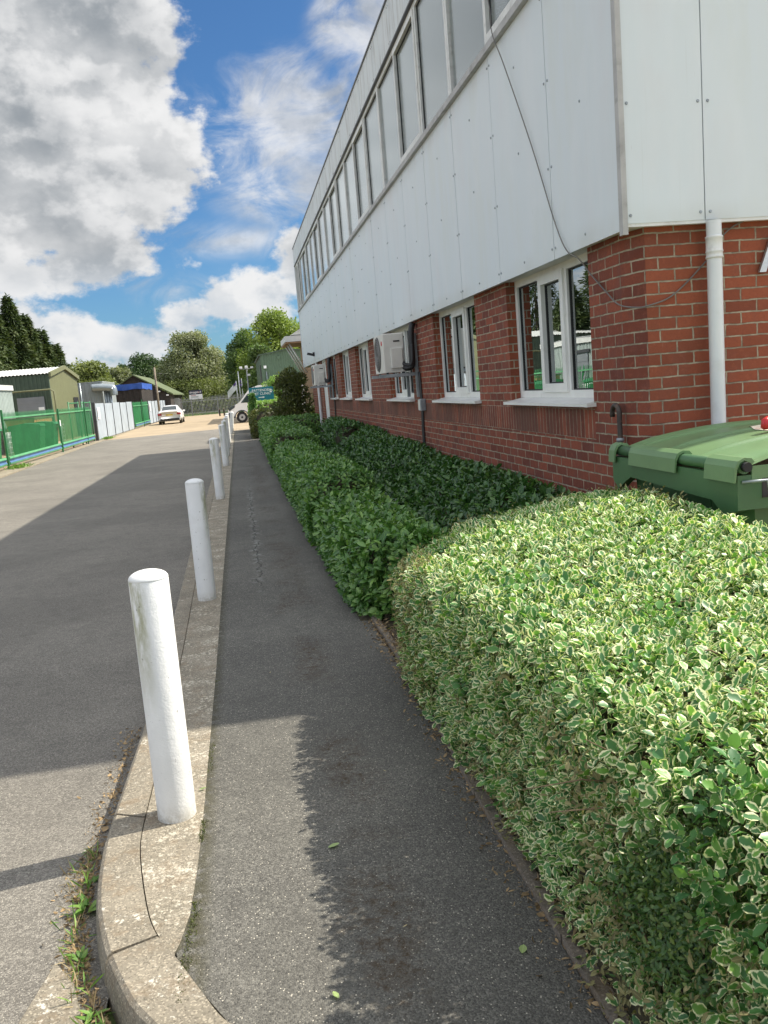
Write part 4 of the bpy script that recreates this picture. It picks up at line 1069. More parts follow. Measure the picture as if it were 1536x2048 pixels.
# weeds and litter in the gutter
wd = thing('weeds', (-.72, 2.7, -.1), 'tufts of grass and broad green weeds growing in the gutter below the kerb curve', 'weeds')
n = 340; y = RNG.uniform(2.05, 3.30, n); x = np.interp(y, [2.0, 2.26, 2.5, 2.8, 3.1, 3.4], [-.44, -.52, -.62, -.685, -.71, -.70])-np.abs(RNG.normal(size=n))*.035
P = np.stack([x, y, np.full(n, -.10)], 1); A = unit(np.stack([RNG.normal(size=n)*.7-.2, RNG.normal(size=n)*.7, np.abs(RNG.normal(size=n))*.9+.15], 1)); Nn = rand_dirs(n)
L = RNG.uniform(.025, .075, n); k = RNG.random(n) < .35
tag(leaf_mesh('green_blades', P[k], A[k], Nn[k], L[k], L[k]*.09, M['weed'], wd, fold=.2, curl=.3), kind='stuff')
tag(leaf_mesh('dry_blades', P[~k], A[~k], Nn[~k], L[~k]*.9, L[~k]*.05, M['straw'], wd, fold=.2, curl=.5), kind='stuff')
for (cx, cy, nn, LL) in ((-.69, 2.90, 11, .075), (-.66, 2.62, 8, .05), (-.58, 2.33, 9, .05), (-.70, 3.06, 6, .045)):
    q = np.tile([cx, cy, -.098], (nn, 1))+RNG.normal(size=(nn, 3))*[.008, .012, 0]
    a = RNG.random(nn)*6.28; A = unit(np.stack([np.cos(a), np.sin(a), RNG.uniform(.4, 1.2, nn)], 1)); Nn = unit(np.stack([-np.cos(a)*.7, -np.sin(a)*.7, np.ones(nn)], 1))
    leaf_mesh('broad_leaves', q, A, Nn, RNG.uniform(.6, 1.1, nn)*LL, RNG.uniform(.26, .36, nn)*LL, M['weed'], wd, fold=.3, curl=.3)
# dry crumbs in the gutter and moss tufts by the haunch
n = 2600; y = RNG.uniform(2.0, 4.6, n)**1.0; x = np.interp(y, [2.0, 2.26, 2.5, 2.8, 3.1, 3.4, 4.6], [-.44, -.50, -.60, -.665, -.69, -.69, -.68])-np.abs(RNG.normal(size=n))*.045-.005
w_ = (y < 3.3) | (RNG.random(n) < .3); x, y = x[w_], y[w_]; n = len(x)
P = np.stack([x, y, np.full(n, -.097)], 1); A = unit(np.stack([RNG.normal(size=n), RNG.normal(size=n), np.abs(RNG.normal(size=n))*.25], 1)); L = RNG.uniform(.006, .024, n)
lt_ = leaf_mesh('gutter_litter', P, A, rand_dirs(n), L, L*RNG.uniform(.15, .6, n), M['dry'], None, fold=.4, curl=.3)
tag(lt_, 'dry crumbs and leaf litter gathered in the gutter', 'litter', kind='stuff')
n = 1500; y = np.concatenate([RNG.uniform(2.4, 4.9, n//2), RNG.uniform(2.2, 3.3, n-n//2)]); x = np.interp(y, [2.3, 2.6, 3.2, 3.3, 5.2], [-.33, -.31, -.305, -.295, -.29])+np.abs(RNG.normal(size=n))*.012
kk = pnoise(x*0, y, 14., 3) > .05; x, y = x[kk], y[kk]; n = len(x)
P = np.stack([x, y, np.full(n, .0)], 1); A = unit(np.stack([RNG.normal(size=n), RNG.normal(size=n), np.abs(RNG.normal(size=n))+.4], 1)); L = RNG.uniform(.004, .010, n)
tag(leaf_mesh('moss', P, A, rand_dirs(n), L, L*.4, M['brownleaf'], None), 'strip of moss where the walk meets the pale concrete', 'moss', kind='stuff')
n = 3400; y = RNG.uniform(.8, 7.2, n); x = .71+np.abs(RNG.normal(size=n))*.045*RNG.choice([-.8, 1.2], n, p=[.22, .78]); z = np.where(x > .74, .03, .003)
P = np.stack([x+.03, y, z], 1); A = unit(np.stack([RNG.normal(size=n), RNG.normal(size=n), np.abs(RNG.normal(size=n))*.3], 1)); L = RNG.uniform(.006, .03, n)
tag(leaf_mesh('hedge_litter', P, A, rand_dirs(n), L, L*RNG.uniform(.1, .5, n), M['dry'], None, fold=.4, curl=.3), 'clippings and dry leaves along the bed edging', 'litter', kind='stuff')
def loose_leaf(p, L, mat, label, yaw, wr=.55):
    P = np.array([[0, 0, 0.]]); A = np.array([[math.cos(yaw), math.sin(yaw), .06]]); N_ = np.array([[.1, .1, 1.]])
    o = leaf_mesh('fallen_leaf', P, A, N_, np.array([L]), np.array([L*wr]), M[mat], None, fold=.15, curl=-.05, rnd=np.array([.9])); o.location = p
    return tag(o, label, 'leaf', 'fallen leaves on the walk')
loose_leaf((.15, 2.87, .006), .045, 'litleaf', 'pale green fallen leaf in the hedge shadow in the middle of the walk', .2)
loose_leaf((-.325, 3.49, .008), .034, 'weed', 'bright green fallen leaf beside the foot of the nearest bollard', .1, .4)
loose_leaf((.10, 2.10, .006), .030, 'litleaf', 'green fallen leaf at the very bottom of the walk', 2.)
loose_leaf((-.715, 3.45, -.092), .040, 'dry', 'dry brown fallen leaf against the kerb by the nearest bollard', 1.3, .8)
loose_leaf((.62, 2.14, .006), .034, 'litleaf', 'pale green fallen leaf close to the edging at the bottom right of the walk', 1.1, .7)
for (x, y, yw) in ((.32, 2.35, .4), (.45, 3.4, 2.2), (.02, 4.9, 1.2), (.44, 6.3, .2)):
    o = loose_leaf((x, y, .006), .018, 'straw', 'tiny pale leaf scrap on the shaded walk', yw, .3)
tw = MB(); tw.tube([(-.80, 3.17, -.088), (-.74, 3.30, -.080), (-.70, 3.42, -.078)], [.0022, .0018, .001], 5); tw.tube([(-.745, 3.29, -.080), (-.70, 3.30, -.07)], .0013, 5)
tag(tw.build('twig', M['twig'], None, (-.75, 3.3, -.08)), 'thin dry forked twig lying in the gutter by the kerb', 'twig')

# ================================================================== GREEN WASTE BIN
bn = thing('wheeled_bin', (2.75, 4.1, 0), 'large green four wheeled waste bin with a faded domed lid, behind the variegated hedge', 'bin')
BX0, BX1, BY0, BY1, BZ = 2.21, 3.17, 3.62, 4.92, 1.06
def body(u, v):
    pass
mb = MB()
lv = [(.14, .10, .10), (.60, .045, .045), (.99, .02, .02)]
rings = []
for z, ix, iy in lv:
    x0, x1, y0, y1 = BX0+.04+ix, BX1-.04-ix, BY0+.04+iy, BY1-.04-iy; c = .05
    rings.append([(x0+c, y0, z), (x1-c, y0, z), (x1, y0+c, z), (x1, y1-c, z), (x1-c, y1, z), (x0+c, y1, z), (x0, y1-c, z), (x0, y0+c, z)])
pts = sum(rings, []); fs = [tuple(range(8))[::-1], tuple(range(16, 24))]
for k in range(2):
    for i in range(8): fs.append((k*8+i, k*8+(i+1) % 8, (k+1)*8+(i+1) % 8, (k+1)*8+i))
mb.poly(pts, fs)
for yy in (BY0+.36, BY0+.98):        # shallow vertical ribs on the long side
    mb.prism([(BX0+.155, .16), (BX0+.054, .96), (BX0+.065, .96), (BX0+.17, .16)], 'y', yy, yy+.022)
mb.build('body', M['bin'], bn)
# deep rim with dropped comb
mb = MB(); mb.prism([(BY0-.02, 1.06), (BY0-.02, .90), (BY0+.10, .86), (BY0+.20, .925), (BY1-.22, .955), (BY1-.15, .925), (BY1-.05, .87), (BY1+.02, .92), (BY1+.02, 1.06)], 'x', BX0-.02, BX0+.03)
mb.box(BX0+.03, BX1, BY0-.02, BY0+.03, .90, 1.06); mb.box(BX0+.03, BX1, BY1-.03, BY1+.02, .92, 1.06); mb.box(BX1, BX1+.03, BY0-.02, BY1+.02, .90, 1.06)
mb.build('rim', M['bin'], bn)
rodm = MB(); rodm.tube([(BX0+.015, BY0-.02, 1.095), (BX0+.015, BY1+.02, 1.095)], .030, 16); rodm.build('hinge_bar', M['bin'], bn)
mb = MB(); mb.tube([(BX0+.012, BY0-.055, 1.100), (BX0+.012, BY0-.03, 1.100)], .022, 16); mb.build('hinge_cap', M['rubber'], bn)
for (a, b) in ((BY0-.03, BY0+.235), (BY0+.52, BY0+1.06), (BY0+1.25, BY1+.03)):   # hinge flaps folded over the bar
    mb = MB(); prof = [(BX0+.06, 1.12), (BX0+.045, 1.137), (BX0+.01, 1.142), (BX0-.022, 1.128), (BX0-.036, 1.10), (BX0-.042, 1.03), (BX0-.034, 1.03), (BX0-.026, 1.09), (BX0-.012, 1.118), (BX0+.01, 1.130), (BX0+.05, 1.110)]
    mb.prism(prof, 'y', a, b); mb.build('hinge_flap', M['bin_lid'], bn)
def lid(u, v):
    # u across from the hinge side, v along
    x = BX0+.02+u*(BX1-BX0+.05); y = BY0-.02+v*(BY1-BY0+.04)
    arch = .112*math.sin(math.pi*min(1, u*.56+.06))**.9-.03
    crown = 0.0; rib = 0
    for c0 in (.09, .36, .64, .91): rib += .017*math.exp(-((v-c0)/.018)**2)
    rib += .020*math.exp(-((v-.0)/.05)**2)+.018*math.exp(-((v-1.)/.04)**2)
    dip = -.030*math.exp(-((v-.13)/.05)**2)*math.exp(-((u-.12)/.16)**2)
    return (x, y, 1.10+arch+rib*min(1, u*5)*min(1, (1-u)*8+.2)+dip+.010*math.sin(v*math.pi))
mb = MB(); mb.grid(lid, 28, 150); ld = mb.build('lid', M['bin_lid'], bn)
mb = MB(); mb.box(BX0+.05, BX1+.06, BY0-.022, BY0-.012, 1.02, 1.10); mb.build('lid_skirt', M['bin_lid'], ld)
mb = MB()
def stk(u, v):
    a = lid(.56+u*.28, .33+v*.34); return (a[0], a[1], a[2]+.004)
mb.grid(stk, 10, 40); mb.build('sticker', M['sticker'], ld)
mb = MB(); mb.tube([(BX0+.0, BY0-.022, 1.03), (BX0+.10, BY0-.062, 1.035), (BX0+.11, BY0-.066, .955), (BX0+.55, BY0-.066, .955), (BX0+.56, BY0-.062, 1.035), (BX0+.66, BY0-.022, 1.03)], .007, 8)
mb.build('handle', M['galv'], bn)
MB().box(BX0+.10, BX0+.56, BY0-.0225, BY0-.020, .95, 1.04).build('recess_shade_plate', M['black'], bn)  # flat black plate, the shade of a hand hollow put into its colour
for xx in (BX0+.22, BX1-.22):
    for yy in (BY0+.22, BY1-.22):
        mb = MB(); mb.tube([(xx-.022, yy, .085), (xx+.022, yy, .085)], .08, 20); wh = mb.build('wheel', M['tyre'], bn)
        mb = MB(); mb.box(xx-.035, xx-.028, yy-.03, yy+.03, .08, .17); mb.box(xx+.028, xx+.035, yy-.03, yy+.03, .08, .17); mb.box(xx-.035, xx+.035, yy-.03, yy+.03, .165, .175); mb.build('fork', M['galv'], wh)
rd = thing('lid_grip', (BX0+.60, BY0+.55, 1.25), 'shiny red rounded grip lying on the green bin lid at the picture edge', 'grip')
cR = at(1537, 846, BY0+.62)
mb = MB(); mb.tube([cR+Vector((-.012, 0, -.03)), cR+Vector((-.014, 0, -.02)), cR+Vector((-.012, 0, .016)), cR+Vector((0, 0, .03))], [.018, .028, .026, .010], 16); mb.tube([cR+Vector((0, 0, 0)), cR+Vector((.16, .02, .0))], .022, 16); mb.build('grip_body', M['red'], rd)
MB().tube([cR+Vector((.16, .02, 0)), cR+Vector((.30, .03, -.02))], .012, 12).build('grip_stem', M['galv'], rd)

# ================================================================== LEFT SIDE OF THE ROAD
FX = -7.33
def pale(mb, x, y, z0, z1, w=.052, axis='y', tip=True):
    t = .007
    if axis == 'y':   # fence runs along y, pale is a shallow W in plan
        pr = [(x, y-w/2), (x+t, y-w/4), (x+.002, y), (x+t, y+w/4), (x, y+w/2), (x-.004, y+w/2), (x+t-.004, y+w/4), (x-.003, y), (x+t-.004, y-w/4), (x-.004, y-w/2)]
    else:
        pr = [(x-w/2, y), (x-w/4, y-t), (x, y-.002), (x+w/4, y-t), (x+w/2, y), (x+w/2, y+.004), (x, y+.003), (x-w/2, y+.004)]
    mb.prism(pr, 'z', z0, z1-.08)
    if tip:
        if axis == 'y': mb.poly([(x-.004, y-w/2, z1-.08), (x+t, y-w/4, z1-.08), (x+t, y+w/4, z1-.08), (x-.004, y+w/2, z1-.08), (x, y, z1)], [(0, 1, 4), (1, 2, 4), (2, 3, 4), (3, 0, 4)])
        else: mb.poly([(x-w/2, y+.004, z1-.08), (x-w/4, y-t, z1-.08), (x+w/4, y-t, z1-.08), (x+w/2, y+.004, z1-.08), (x, y, z1)], [(0, 1, 4), (1, 2, 4), (2, 3, 4), (3, 0, 4)])
def fence_bay(y0, y1, label, gate=True, ztop=1.72):
    t = thing('palisade_gate' if gate else 'palisade_fence', (FX, (y0+y1)/2, -.1), label, 'gate' if gate else 'fence', 'green palisade bays along the verge')
    n = int((y1-y0)/.135); ph = []
    if n <= 100:
        for k in range(n):
            m_ = MB(); pale(m_, FX, y0+.08+k*(y1-y0-.12)/n, -.06 if not gate else .02, ztop); m_.build('pale', M['fgreen'], t)
    else:
        for k in range(n):
            m_ = MB(); pale(m_, FX, y0+.08+k*(y1-y0-.12)/n, .02, ztop); ph.append(m_)
        for m_ in ph[:100]: m_.build('pale', M['fgreen'], t)
        rest = MB(); [addmb(rest, m_) for m_ in ph[100:]]
        tag(rest.build('pales', M['fgreen'], t), kind='stuff')
    MB().box(FX+.014, FX+.055, y0+.02, y1-.02, 1.50, 1.555).build('top_rail', M['fgreen_l'], t)
    if gate:
        b = MB().prism([(FX+.014, .06), (FX+.10, .06), (FX+.115, .10), (FX+.075, .175), (FX+.115, .25), (FX+.10, .30), (FX+.014, .30)], 'y', y0+.05, y1-.05).build('bottom_beam', M['fgreen_l'], t)
        MB().prism([(FX+.1125, .118), (FX+.119, .116), (FX+.079, .172), (FX+.119, .234), (FX+.1125, .232), (FX+.0755, .175)], 'y', y0+.06, y1-.06).build('stripe', M['fblue'], b)
    else: MB().box(FX+.014, FX+.055, y0+.02, y1-.02, .12, .17).build('bottom_rail', M['fgreen_l'], t)
    return t
def post(y, z1, label, x=FX+.09, w=.06, mat='fgreen'):
    t = thing('gate_post', (x, y, -.1), label, 'post', 'green gate posts along the verge')
    MB().bevbox(x-w/2, x+w/2, y-w/2, y+w/2, -.13, z1, .006).build('post_shaft', M[mat], t)
    MB().bevbox(x-w*1.2, x+w*1.2, y-w*1.2, y+w*1.2, -.08, -.066, .004).build('base_plate', M['galv'], t)
    return t
fence_bay(20.2, 28.5, 'green palisade bay at the left picture edge')
fence_bay(28.8, 37.1, 'see-through green palisade sliding gate bay with a blue stripe along its bottom beam')
fence_bay(37.4, 45.6, 'green palisade gate bay that ends beside the grey sheet hoarding')
post(20.0, 1.72, 'green post out at the near end of the palisade bays')
post(28.65, 1.78, 'thick green gate post at the left picture edge')
p2 = post(37.25, 1.70, 'green gate post between the two sliding bays, carrying a small white notice')
MB().box(FX+.121, FX+.127, 37.17, 37.34, 1.00, 1.24).build('notice', M['white'], p2)
post(43.5, 1.96, 'tall green gate post just before the grey hoarding')
gf = thing('gate_guide_frame', (-7.36, 42.5, -.1), 'green tubular guide frame standing up behind the tall gate post', 'frame')
for (a, b) in ((40.8, 43.2), (44.2, 46.6)):
    mb = MB(); mb.tube([(-7.45, a, -.1), (-7.45, a, 1.97)], .03, 8); mb.tube([(-7.45, b, -.1), (-7.45, b, 1.97)], .03, 8); mb.tube([(-7.45, a, 1.90), (-7.45, b, 1.90)], .03, 8); mb.build('guide_hoop', M['fgreen'], gf)

def hoarding(y0, y1, n, label, z1=1.84, notice=None):
    t = thing('sheet_hoarding', (FX, (y0+y1)/2, -.1), label, 'hoarding', 'grey sheet hoardings along the verge')
    w_ = (y1-y0)/n
    for k in range(n):
        a, b = y0+k*w_, y0+(k+1)*w_
        mb = MB(); m_ = 10
        pr = [(FX+.0+(.012 if j % 2 else 0), a+.03+(b-a-.06)*j/m_) for j in range(m_+1)]
        mb.prism([(x, y) for x, y in pr]+[(FX-.006, b-.03), (FX-.006, a+.03)], 'z', -.04, z1-.02*(k % 2)); mb.build('sheet', M['gsheet'], t)
    for k in range(n+1):
        yy = y0+k*w_; MB().box(FX-.03, FX+.035, yy-.028, yy+.028, -.12, z1+.01).build('joint_post', M['darktrim'], t)
    if notice:
        y = notice; MB().box(FX+.040, FX+.046, y, y+.75, 1.0, 1.62).build('notice', M['white'], t)
        for k in range(5): MB().box(FX+.0465, FX+.049, y+.1, y+.1+random.uniform(.3, .55), 1.08+k*.10, 1.10+k*.10).build('text_line', M['tail'], t)
    return t
hoarding(47.2, 63.4, 5, 'pale grey sheet hoarding of five panels with a white notice at its near end', notice=47.7)
hoarding(74.6, 92, 6, 'farther pale grey sheet hoarding behind the white car', z1=1.82, notice=75.3)
fence_bay(63.7, 69.0, 'narrow solid looking green gate between the two grey hoardings, nearer leaf', ztop=1.82)
fence_bay(69.3, 74.3, 'narrow solid looking green gate between the two grey hoardings, farther leaf', ztop=1.82)
post(69.15, 1.95, 'green post in the middle of the narrow green gates')
bp = thing('end_post', (FX, 46.8, -.1), 'dark steel end post with padlock at the near edge of the hoarding', 'post')
MB().bevbox(FX-.06, FX+.08, 46.70, 46.95, -.13, 1.90, .01).build('post_shaft', M['darktrim'], bp); MB().bevbox(FX+.08, FX+.11, 46.75, 46.90, .85, .98, .01).build('padlock', M['galv'], bp)

def corrugated(mb, p0, p1, z0, z1, pitch=.20, dep=.035, out=(0, -1)):
    "ribbed wall from p0 to p1 (plan), facing out"
    p0 = Vector(p0); p1 = Vector(p1); L = (p1-p0).length; n = max(2, int(L/pitch)); d = (p1-p0)/n; o_ = Vector(out)*dep
    pts = []
    for k in range(n):
        a = p0+d*k; pts += [a, a+d*.45, a+d*.55+o_, a+d*.9+o_]
    pts.append(p1); m = len(pts)
    zf0 = z0 if callable(z0) else (lambda q: z0); zf1 = z1 if callable(z1) else (lambda q: z1)
    mb.poly([(q.x, q.y, zf0(q)) for q in pts]+[(q.x, q.y, zf1(q)) for q in pts], [(i, i+1, m+i+1, m+i) for i in range(m-1)])
    return mb
# workshop: its green is coloured olive where sunlit, dark where shaded
ws = thing('workshop', (-13, 56, -.1), 'green corrugated workshop with a shade-coloured dark side, a sun-coloured olive gable and a pale roof, under tall conifers', 'shed')
c0 = at(97, 748, 52); c1x = c0.x; Ye = 60.6; ze = c0.z; ym = (52+Ye)/2; zr = ze+.50
mb = MB(); corrugated(mb, (c1x-9, 52), (c1x, 52), -.12, ze, .22, .04, (0, -1)); mb.build('side_wall', M['dkgreen'], ws)
mb = MB(); corrugated(mb, (c1x, 52), (c1x, Ye), -.12, lambda q: ze+(zr-ze)*(1-abs(q.y-ym)/(ym-52)), .3, .02, (1, 0)); mb.poly([(c1x-9, 52, -.1), (c1x-9, Ye, -.1), (c1x-9, Ye, ze), (c1x-9, ym, zr), (c1x-9, 52, ze)], [(0, 1, 2, 3, 4)]); mb.poly([(c1x-9, Ye, -.1), (c1x, Ye, -.1), (c1x, Ye, ze), (c1x-9, Ye, ze)], [(0, 1, 2, 3)]); mb.build('gable_wall', M['olive'], ws)
mb = MB()
for (ya, za, yb, zb) in ((51.85, ze-.01, ym, zr), (Ye+.15, ze-.01, ym, zr)):
    n = 46; pts = []
    for k in range(n*2+1):
        x = c1x-9.1+9.12*k/(n*2); dz_ = .05 if k % 2 else 0; pts.append((x, ya, za+.03+dz_)); pts.append((x, yb, zb+.03+dz_))
    mb.poly(pts, [(2*k, 2*k+2, 2*k+3, 2*k+1) for k in range(n*2)])
mb.build('roof', M['rooflight'], ws)
mb = MB(); mb.prism([(51.8, ze-.16), (ym, zr-.10), (Ye+.2, ze-.16), (Ye+.2, ze+.09), (ym, zr+.12), (51.8, ze+.09)], 'x', c1x+.03, c1x+.16); mb.build('barge_board', M['olive'], ws)
r0, r1 = at(33, 797, 51.9), at(88, 797, 51.9)
mb = MB()
for k in range(14): z = -.1+k*.185; mb.box(r0.x, r1.x, 51.90+(.012 if k % 2 else 0), 51.95, z, z+.183)
mb.build('roller_door', M['roller'], ws)
mb = MB(); mb.tube([(c1x-5.2, 51.4, 2.80), (c1x+.1, 51.4, 2.84), (c1x+.28, 51.4, 2.70), (c1x+.3, 51.4, -.1)], .045, 8); mb.build('pipe_rail', M['olive'], ws)
mb = MB(); mb.box(c1x+.045, c1x+.06, 58.4, 60.1, -.1, 2.4); mb.build('side_door', M['black'], ws)
mb = MB(); mb.tube([(c1x-3.9, 51.93, ze-.55), (c1x-3.9, 51.6, ze-.5)], .05, 6); mb.box(c1x-4.15, c1x-3.7, 51.5, 51.7, ze-.72, ze-.60); mb.build('floodlight', M['black'], ws)
mb = MB(); mb.box(c1x-.75, c1x-.45, 51.86, 51.93, 1.72, 1.90); mb.build('notice', M['white'], ws)
mb = MB(); mb.tube([(c1x+.1, Ye+.3, ze-.4), (c1x+.12, Ye+.3, -.1)], .05, 8); mb.build('downpipe', M['duct'], ws)
# long grey shed nearer the camera (mostly outside the picture, seen in the window reflections)
gs = thing('grey_shed', (-14, 30, -.1), 'pale grey green metal shed at the left picture edge behind the green fence', 'shed')
cc = at(21, 772, 44); gx, gz_ = cc.x, cc.z
mb = MB(); corrugated(mb, (gx, 18), (gx, 44), -.12, gz_-.16, .25, .03, (1, 0)); mb.poly([(gx-8, 44, -.1), (gx, 44, -.1), (gx, 44, gz_), (gx-8, 44, gz_+.8)], [(0, 1, 2, 3)]); mb.poly([(gx-8, 18, -.1), (gx, 18, -.1), (gx, 18, gz_), (gx-8, 18, gz_+.8)], [(0, 1, 2, 3)]); mb.build('wall', M['greyclad'], gs)
mb = MB(); mb.box(gx+.02, gx+.10, 17.9, 44.02, gz_-.22, gz_+.02); mb.build('fascia', M['fascia'], gs)
mb = MB(); mb.poly([(gx+.12, 17.9, gz_+.03), (gx+.12, 44.05, gz_+.03), (gx-8, 44.05, gz_+.85), (gx-8, 17.9, gz_+.85)], [(0, 1, 2, 3)]); mb.build('roof', M['rooflight'], gs)
for (a, b) in ((38.0, 40.6), (28.5, 31.5)):
    mb = MB()
    for k in range(13): mb.box(gx+.035, gx+.06+(.012 if k % 2 else 0), a, b, -.1+k*.18, .078+k*.18)
    mb.build('roller_door', M['roller'], gs)
    MB().box(gx+.035, gx+.09, a-.2, b+.2, 2.30, 2.44).build('door_hood', M['darktrim'], gs)
sg = thing('green_signboard', (-7.6, 27.2, 0), 'dark green signboard with white letters on green posts behind the fence, left of the picture', 'sign')
MB().box(-7.64, -7.60, 26.0, 28.2, 2.0, 2.85).build('board', M['fgreen'], sg); MB().box(-7.645, -7.595, 26.0, 28.2, 1.93, 1.99).build('bottom_rail', M['orange'], sg)
for yy in (26.2, 28.0): MB().box(-7.70, -7.645, yy-.03, yy+.03, -.12, 2.9).build('sign_post', M['fgreen_l'], sg)
Mx = Matrix.Translation((-7.598, 27.1, 2.43)) @ Matrix(((0, 0, 1, 0), (1, 0, 0, 0), (0, 1, 0, 0), (0, 0, 0, 1)))
text_mesh('S AAX', .50, M['white'], sg, Mx)
# things in the compound
def crate_bin(x, y, label, mat='fgreen', s=1.):
    t = thing('compound_bin', (x, y, -.1), label, 'bin', 'bins standing in the yard behind the green fence')
    mb = MB(); mb.prism([(x-.5*s, -.0), (x+.5*s, -.0), (x+.62*s, 1.05*s), (x-.62*s, 1.05*s)], 'y', y-.45*s, y+.45*s); mb.build('body', M[mat], t)
    mb = MB(); mb.prism([(x-.66*s, 1.05*s), (x+.66*s, 1.05*s), (x+.6*s, 1.15*s), (x, 1.22*s), (x-.6*s, 1.15*s)], 'y', y-.5*s, y+.5*s); mb.build('lid', M[mat], t)
    for dx_ in (-.4, .4):
        for dy_ in (-.32, .32): MB().cyl((x+dx_*s-.03, y+dy_, -.03), (x+dx_*s+.03, y+dy_, -.03), .075, .075, 10).build('castor', M['tyre'], t)
crate_bin(-8.6, 37.6, 'green bin seen through the bars left of the middle gate post')
crate_bin(-8.5, 39.8, 'green bin seen through the bars right of the middle gate post')
crate_bin(-9.3, 33.5, 'green bin standing alone farther left behind the bars')
ox = thing('skip', (-9.3, 42.5, -.1), 'orange and olive skip behind the green fence beyond the bins', 'skip')
mb = MB(); mb.prism([(40.9, .05), (43.6, .05), (44.2, 1.35), (40.4, 1.35)], 'x', -10.1, -8.9); mb.build('tub', M['orange'], ox); MB().box(-10.15, -8.85, 40.3, 44.3, 1.35, 1.42).build('rim', M['olive'], ox)
yl = thing('yellow_machine', (-9.6, 28.8, -.1), 'yellow machine parked behind the green bars at the left picture edge', 'machine')
mb = MB(); mb.bevbox(-10.3, -8.7, 28.3, 30.6, .35, 1.05, .08); mb.build('engine_cover', M['yellow'], yl)
MB().box(-10.0, -9.0, 30.0, 30.7, .9, 1.2).build('seat_box', M['black'], yl)
for (x, y) in ((-10.1, 28.7), (-8.9, 28.7), (-10.1, 30.3), (-8.9, 30.3)): MB().cyl((x-.12, y, .22), (x+.12, y, .22), .32, .32, 18).build('wheel', M['tyre'], yl)
for (y, l) in ((32.0, 'white wire cage trolley behind the green bars near the yellow machine'), (41.6, 'white wire cage trolley behind the green bars near the skip')):
    cg = thing('cage_trolley', (-8.3, y, -.1), l, 'trolley', 'white cage trolleys behind the fence')
    for f in range(2):
        mb = MB()
        for k in range(7): mb.tube([(-8.5+f*.5, y-.5+k/6., .1), (-8.5+f*.5, y-.5+k/6., 1.0)], .01, 5)
        for k in range(6): mb.tube([(-8.5+f*.5, y-.5, .1+k*.18), (-8.5+f*.5, y+.5, .1+k*.18)], .01, 5)
        mb.build('side_panel', M['white'], cg)
    MB().box(-8.5, -8.0, y-.5, y+.5, .06, .10).build('base', M['galv'], cg)
# grey container with silver duct
ct = thing('container', (-9.7, 64, -.1), 'plain grey container beside the olive gable', 'container')
a = at(153, 768, 62); b = at(204, 767, 62)
mb = MB(); corrugated(mb, (a.x, 62), (b.x, 62), -.1, a.z, .28, .03, (0, -1)); corrugated(mb, (b.x, 62), (b.x, 68), -.1, a.z, .28, .03, (1, 0)); mb.build('wall', M['ctn'], ct)
MB().box(a.x-.02, b.x+.04, 61.95, 68, a.z-.001, a.z+.06).build('roof', M['ctn'], ct)
du = thing('extraction_duct', (-8.4, 63, 2.6), 'silver ribbed extraction duct bending down off the grey container', 'duct')
a2 = at(202, 775, 61.6); b2 = at(222, 776, 61.6)
mb = MB(); mb.tube(smooth_path([a2+Vector((-.6, 0, 0)), a2, b2, b2+Vector((.12, 0, -.12)), b2+Vector((.14, 0, -.5))]), .26, 14); mb.build('elbow', M['duct'], du)
for k in range(3):
    q = at(211+k*5, 790, 61.7); MB().tube([(q.x, 61.7, -.1), (q.x, 61.7, 2.75)], .09, 8).build('riser', M['duct'], du)
# tarp covered lean-to
tp = thing('lean_to', (-8.4, 74, -.1), 'dark timber lean-to with a bright blue tarpaulin over its roof edge', 'shed')
a = at(226, 770, 79); b = at(281, 763, 79); LB = 79
mb = MB(); corrugated(mb, (a.x, LB), (b.x, LB), -.1, 3.0, .4, .03, (0, -1)); corrugated(mb, (b.x, LB), (b.x+.05, LB+9), -.1, 3.0, .4, .03, (1, 0)); mb.build('wall', M['darkwood'], tp)
def trp(u, v): return (a.x-.1+(b.x-a.x+.2)*u, LB-.1+9.2*v, 3.40+.06*math.sin(u*9)*math.sin(v*7)+.05*u)
mb = MB(); mb.grid(trp, 16, 16)
mb.grid(lambda u, v: (a.x-.1+(b.x-a.x+.2)*u, LB-.12-.04*math.sin(u*23)*v, 3.40+.05*u-.50*v+.03*math.sin(u*11)*v), 24, 4)
mb.grid(lambda u, v: (b.x+.1+.03*math.sin(u*30)*v, LB-.1+9.2*u, 3.45-.52*v+.03*math.sin(u*13)*v), 24, 4); mb.build('tarpaulin', M['tarp'], tp)
# black barn
bn2 = thing('black_barn', (-11, 100, -.1), 'black timber barn with a mossy green roof behind the blue tarpaulin', 'barn')
A_ = at(266, 752, 92); E_ = at(340, 788, 92); W_ = Vector((A_.x-(E_.x-A_.x), 92, E_.z))
mb = MB(); mb.poly([(W_.x, 92, -.1), (E_.x, 92, -.1), (E_.x, 92, E_.z), (A_.x, 92, A_.z), (W_.x, 92, W_.z)], [(0, 1, 2, 3, 4)]); mb.poly([(E_.x, 92, -.1), (E_.x, 110, -.1), (E_.x, 110, E_.z), (E_.x, 92, E_.z)], [(0, 1, 2, 3)]); mb.build('wall', M['darkwood'], bn2)
mb = MB(); mb.prism([(A_.x, A_.z+.02), (E_.x+.35, E_.z-.10), (E_.x+.35, E_.z+.02), (A_.x, A_.z+.16)], 'y', 91.6, 110.5); mb.prism([(A_.x, A_.z+.02), (W_.x-.35, W_.z-.10), (W_.x-.35, W_.z+.02), (A_.x, A_.z+.16)][::-1], 'y', 91.6, 110.5); mb.build('roof', M['moss_roof'], bn2)
for (x, y) in ((318, 783), (335, 790)):
    q = at(x, y, 91.7); MB().box(q.x-.12, q.x+.12, 91.6, 91.99, q.z-.06, q.z+.06).build('wall_lamp', M['white'], bn2)
tpz = at(306, 735, 82)
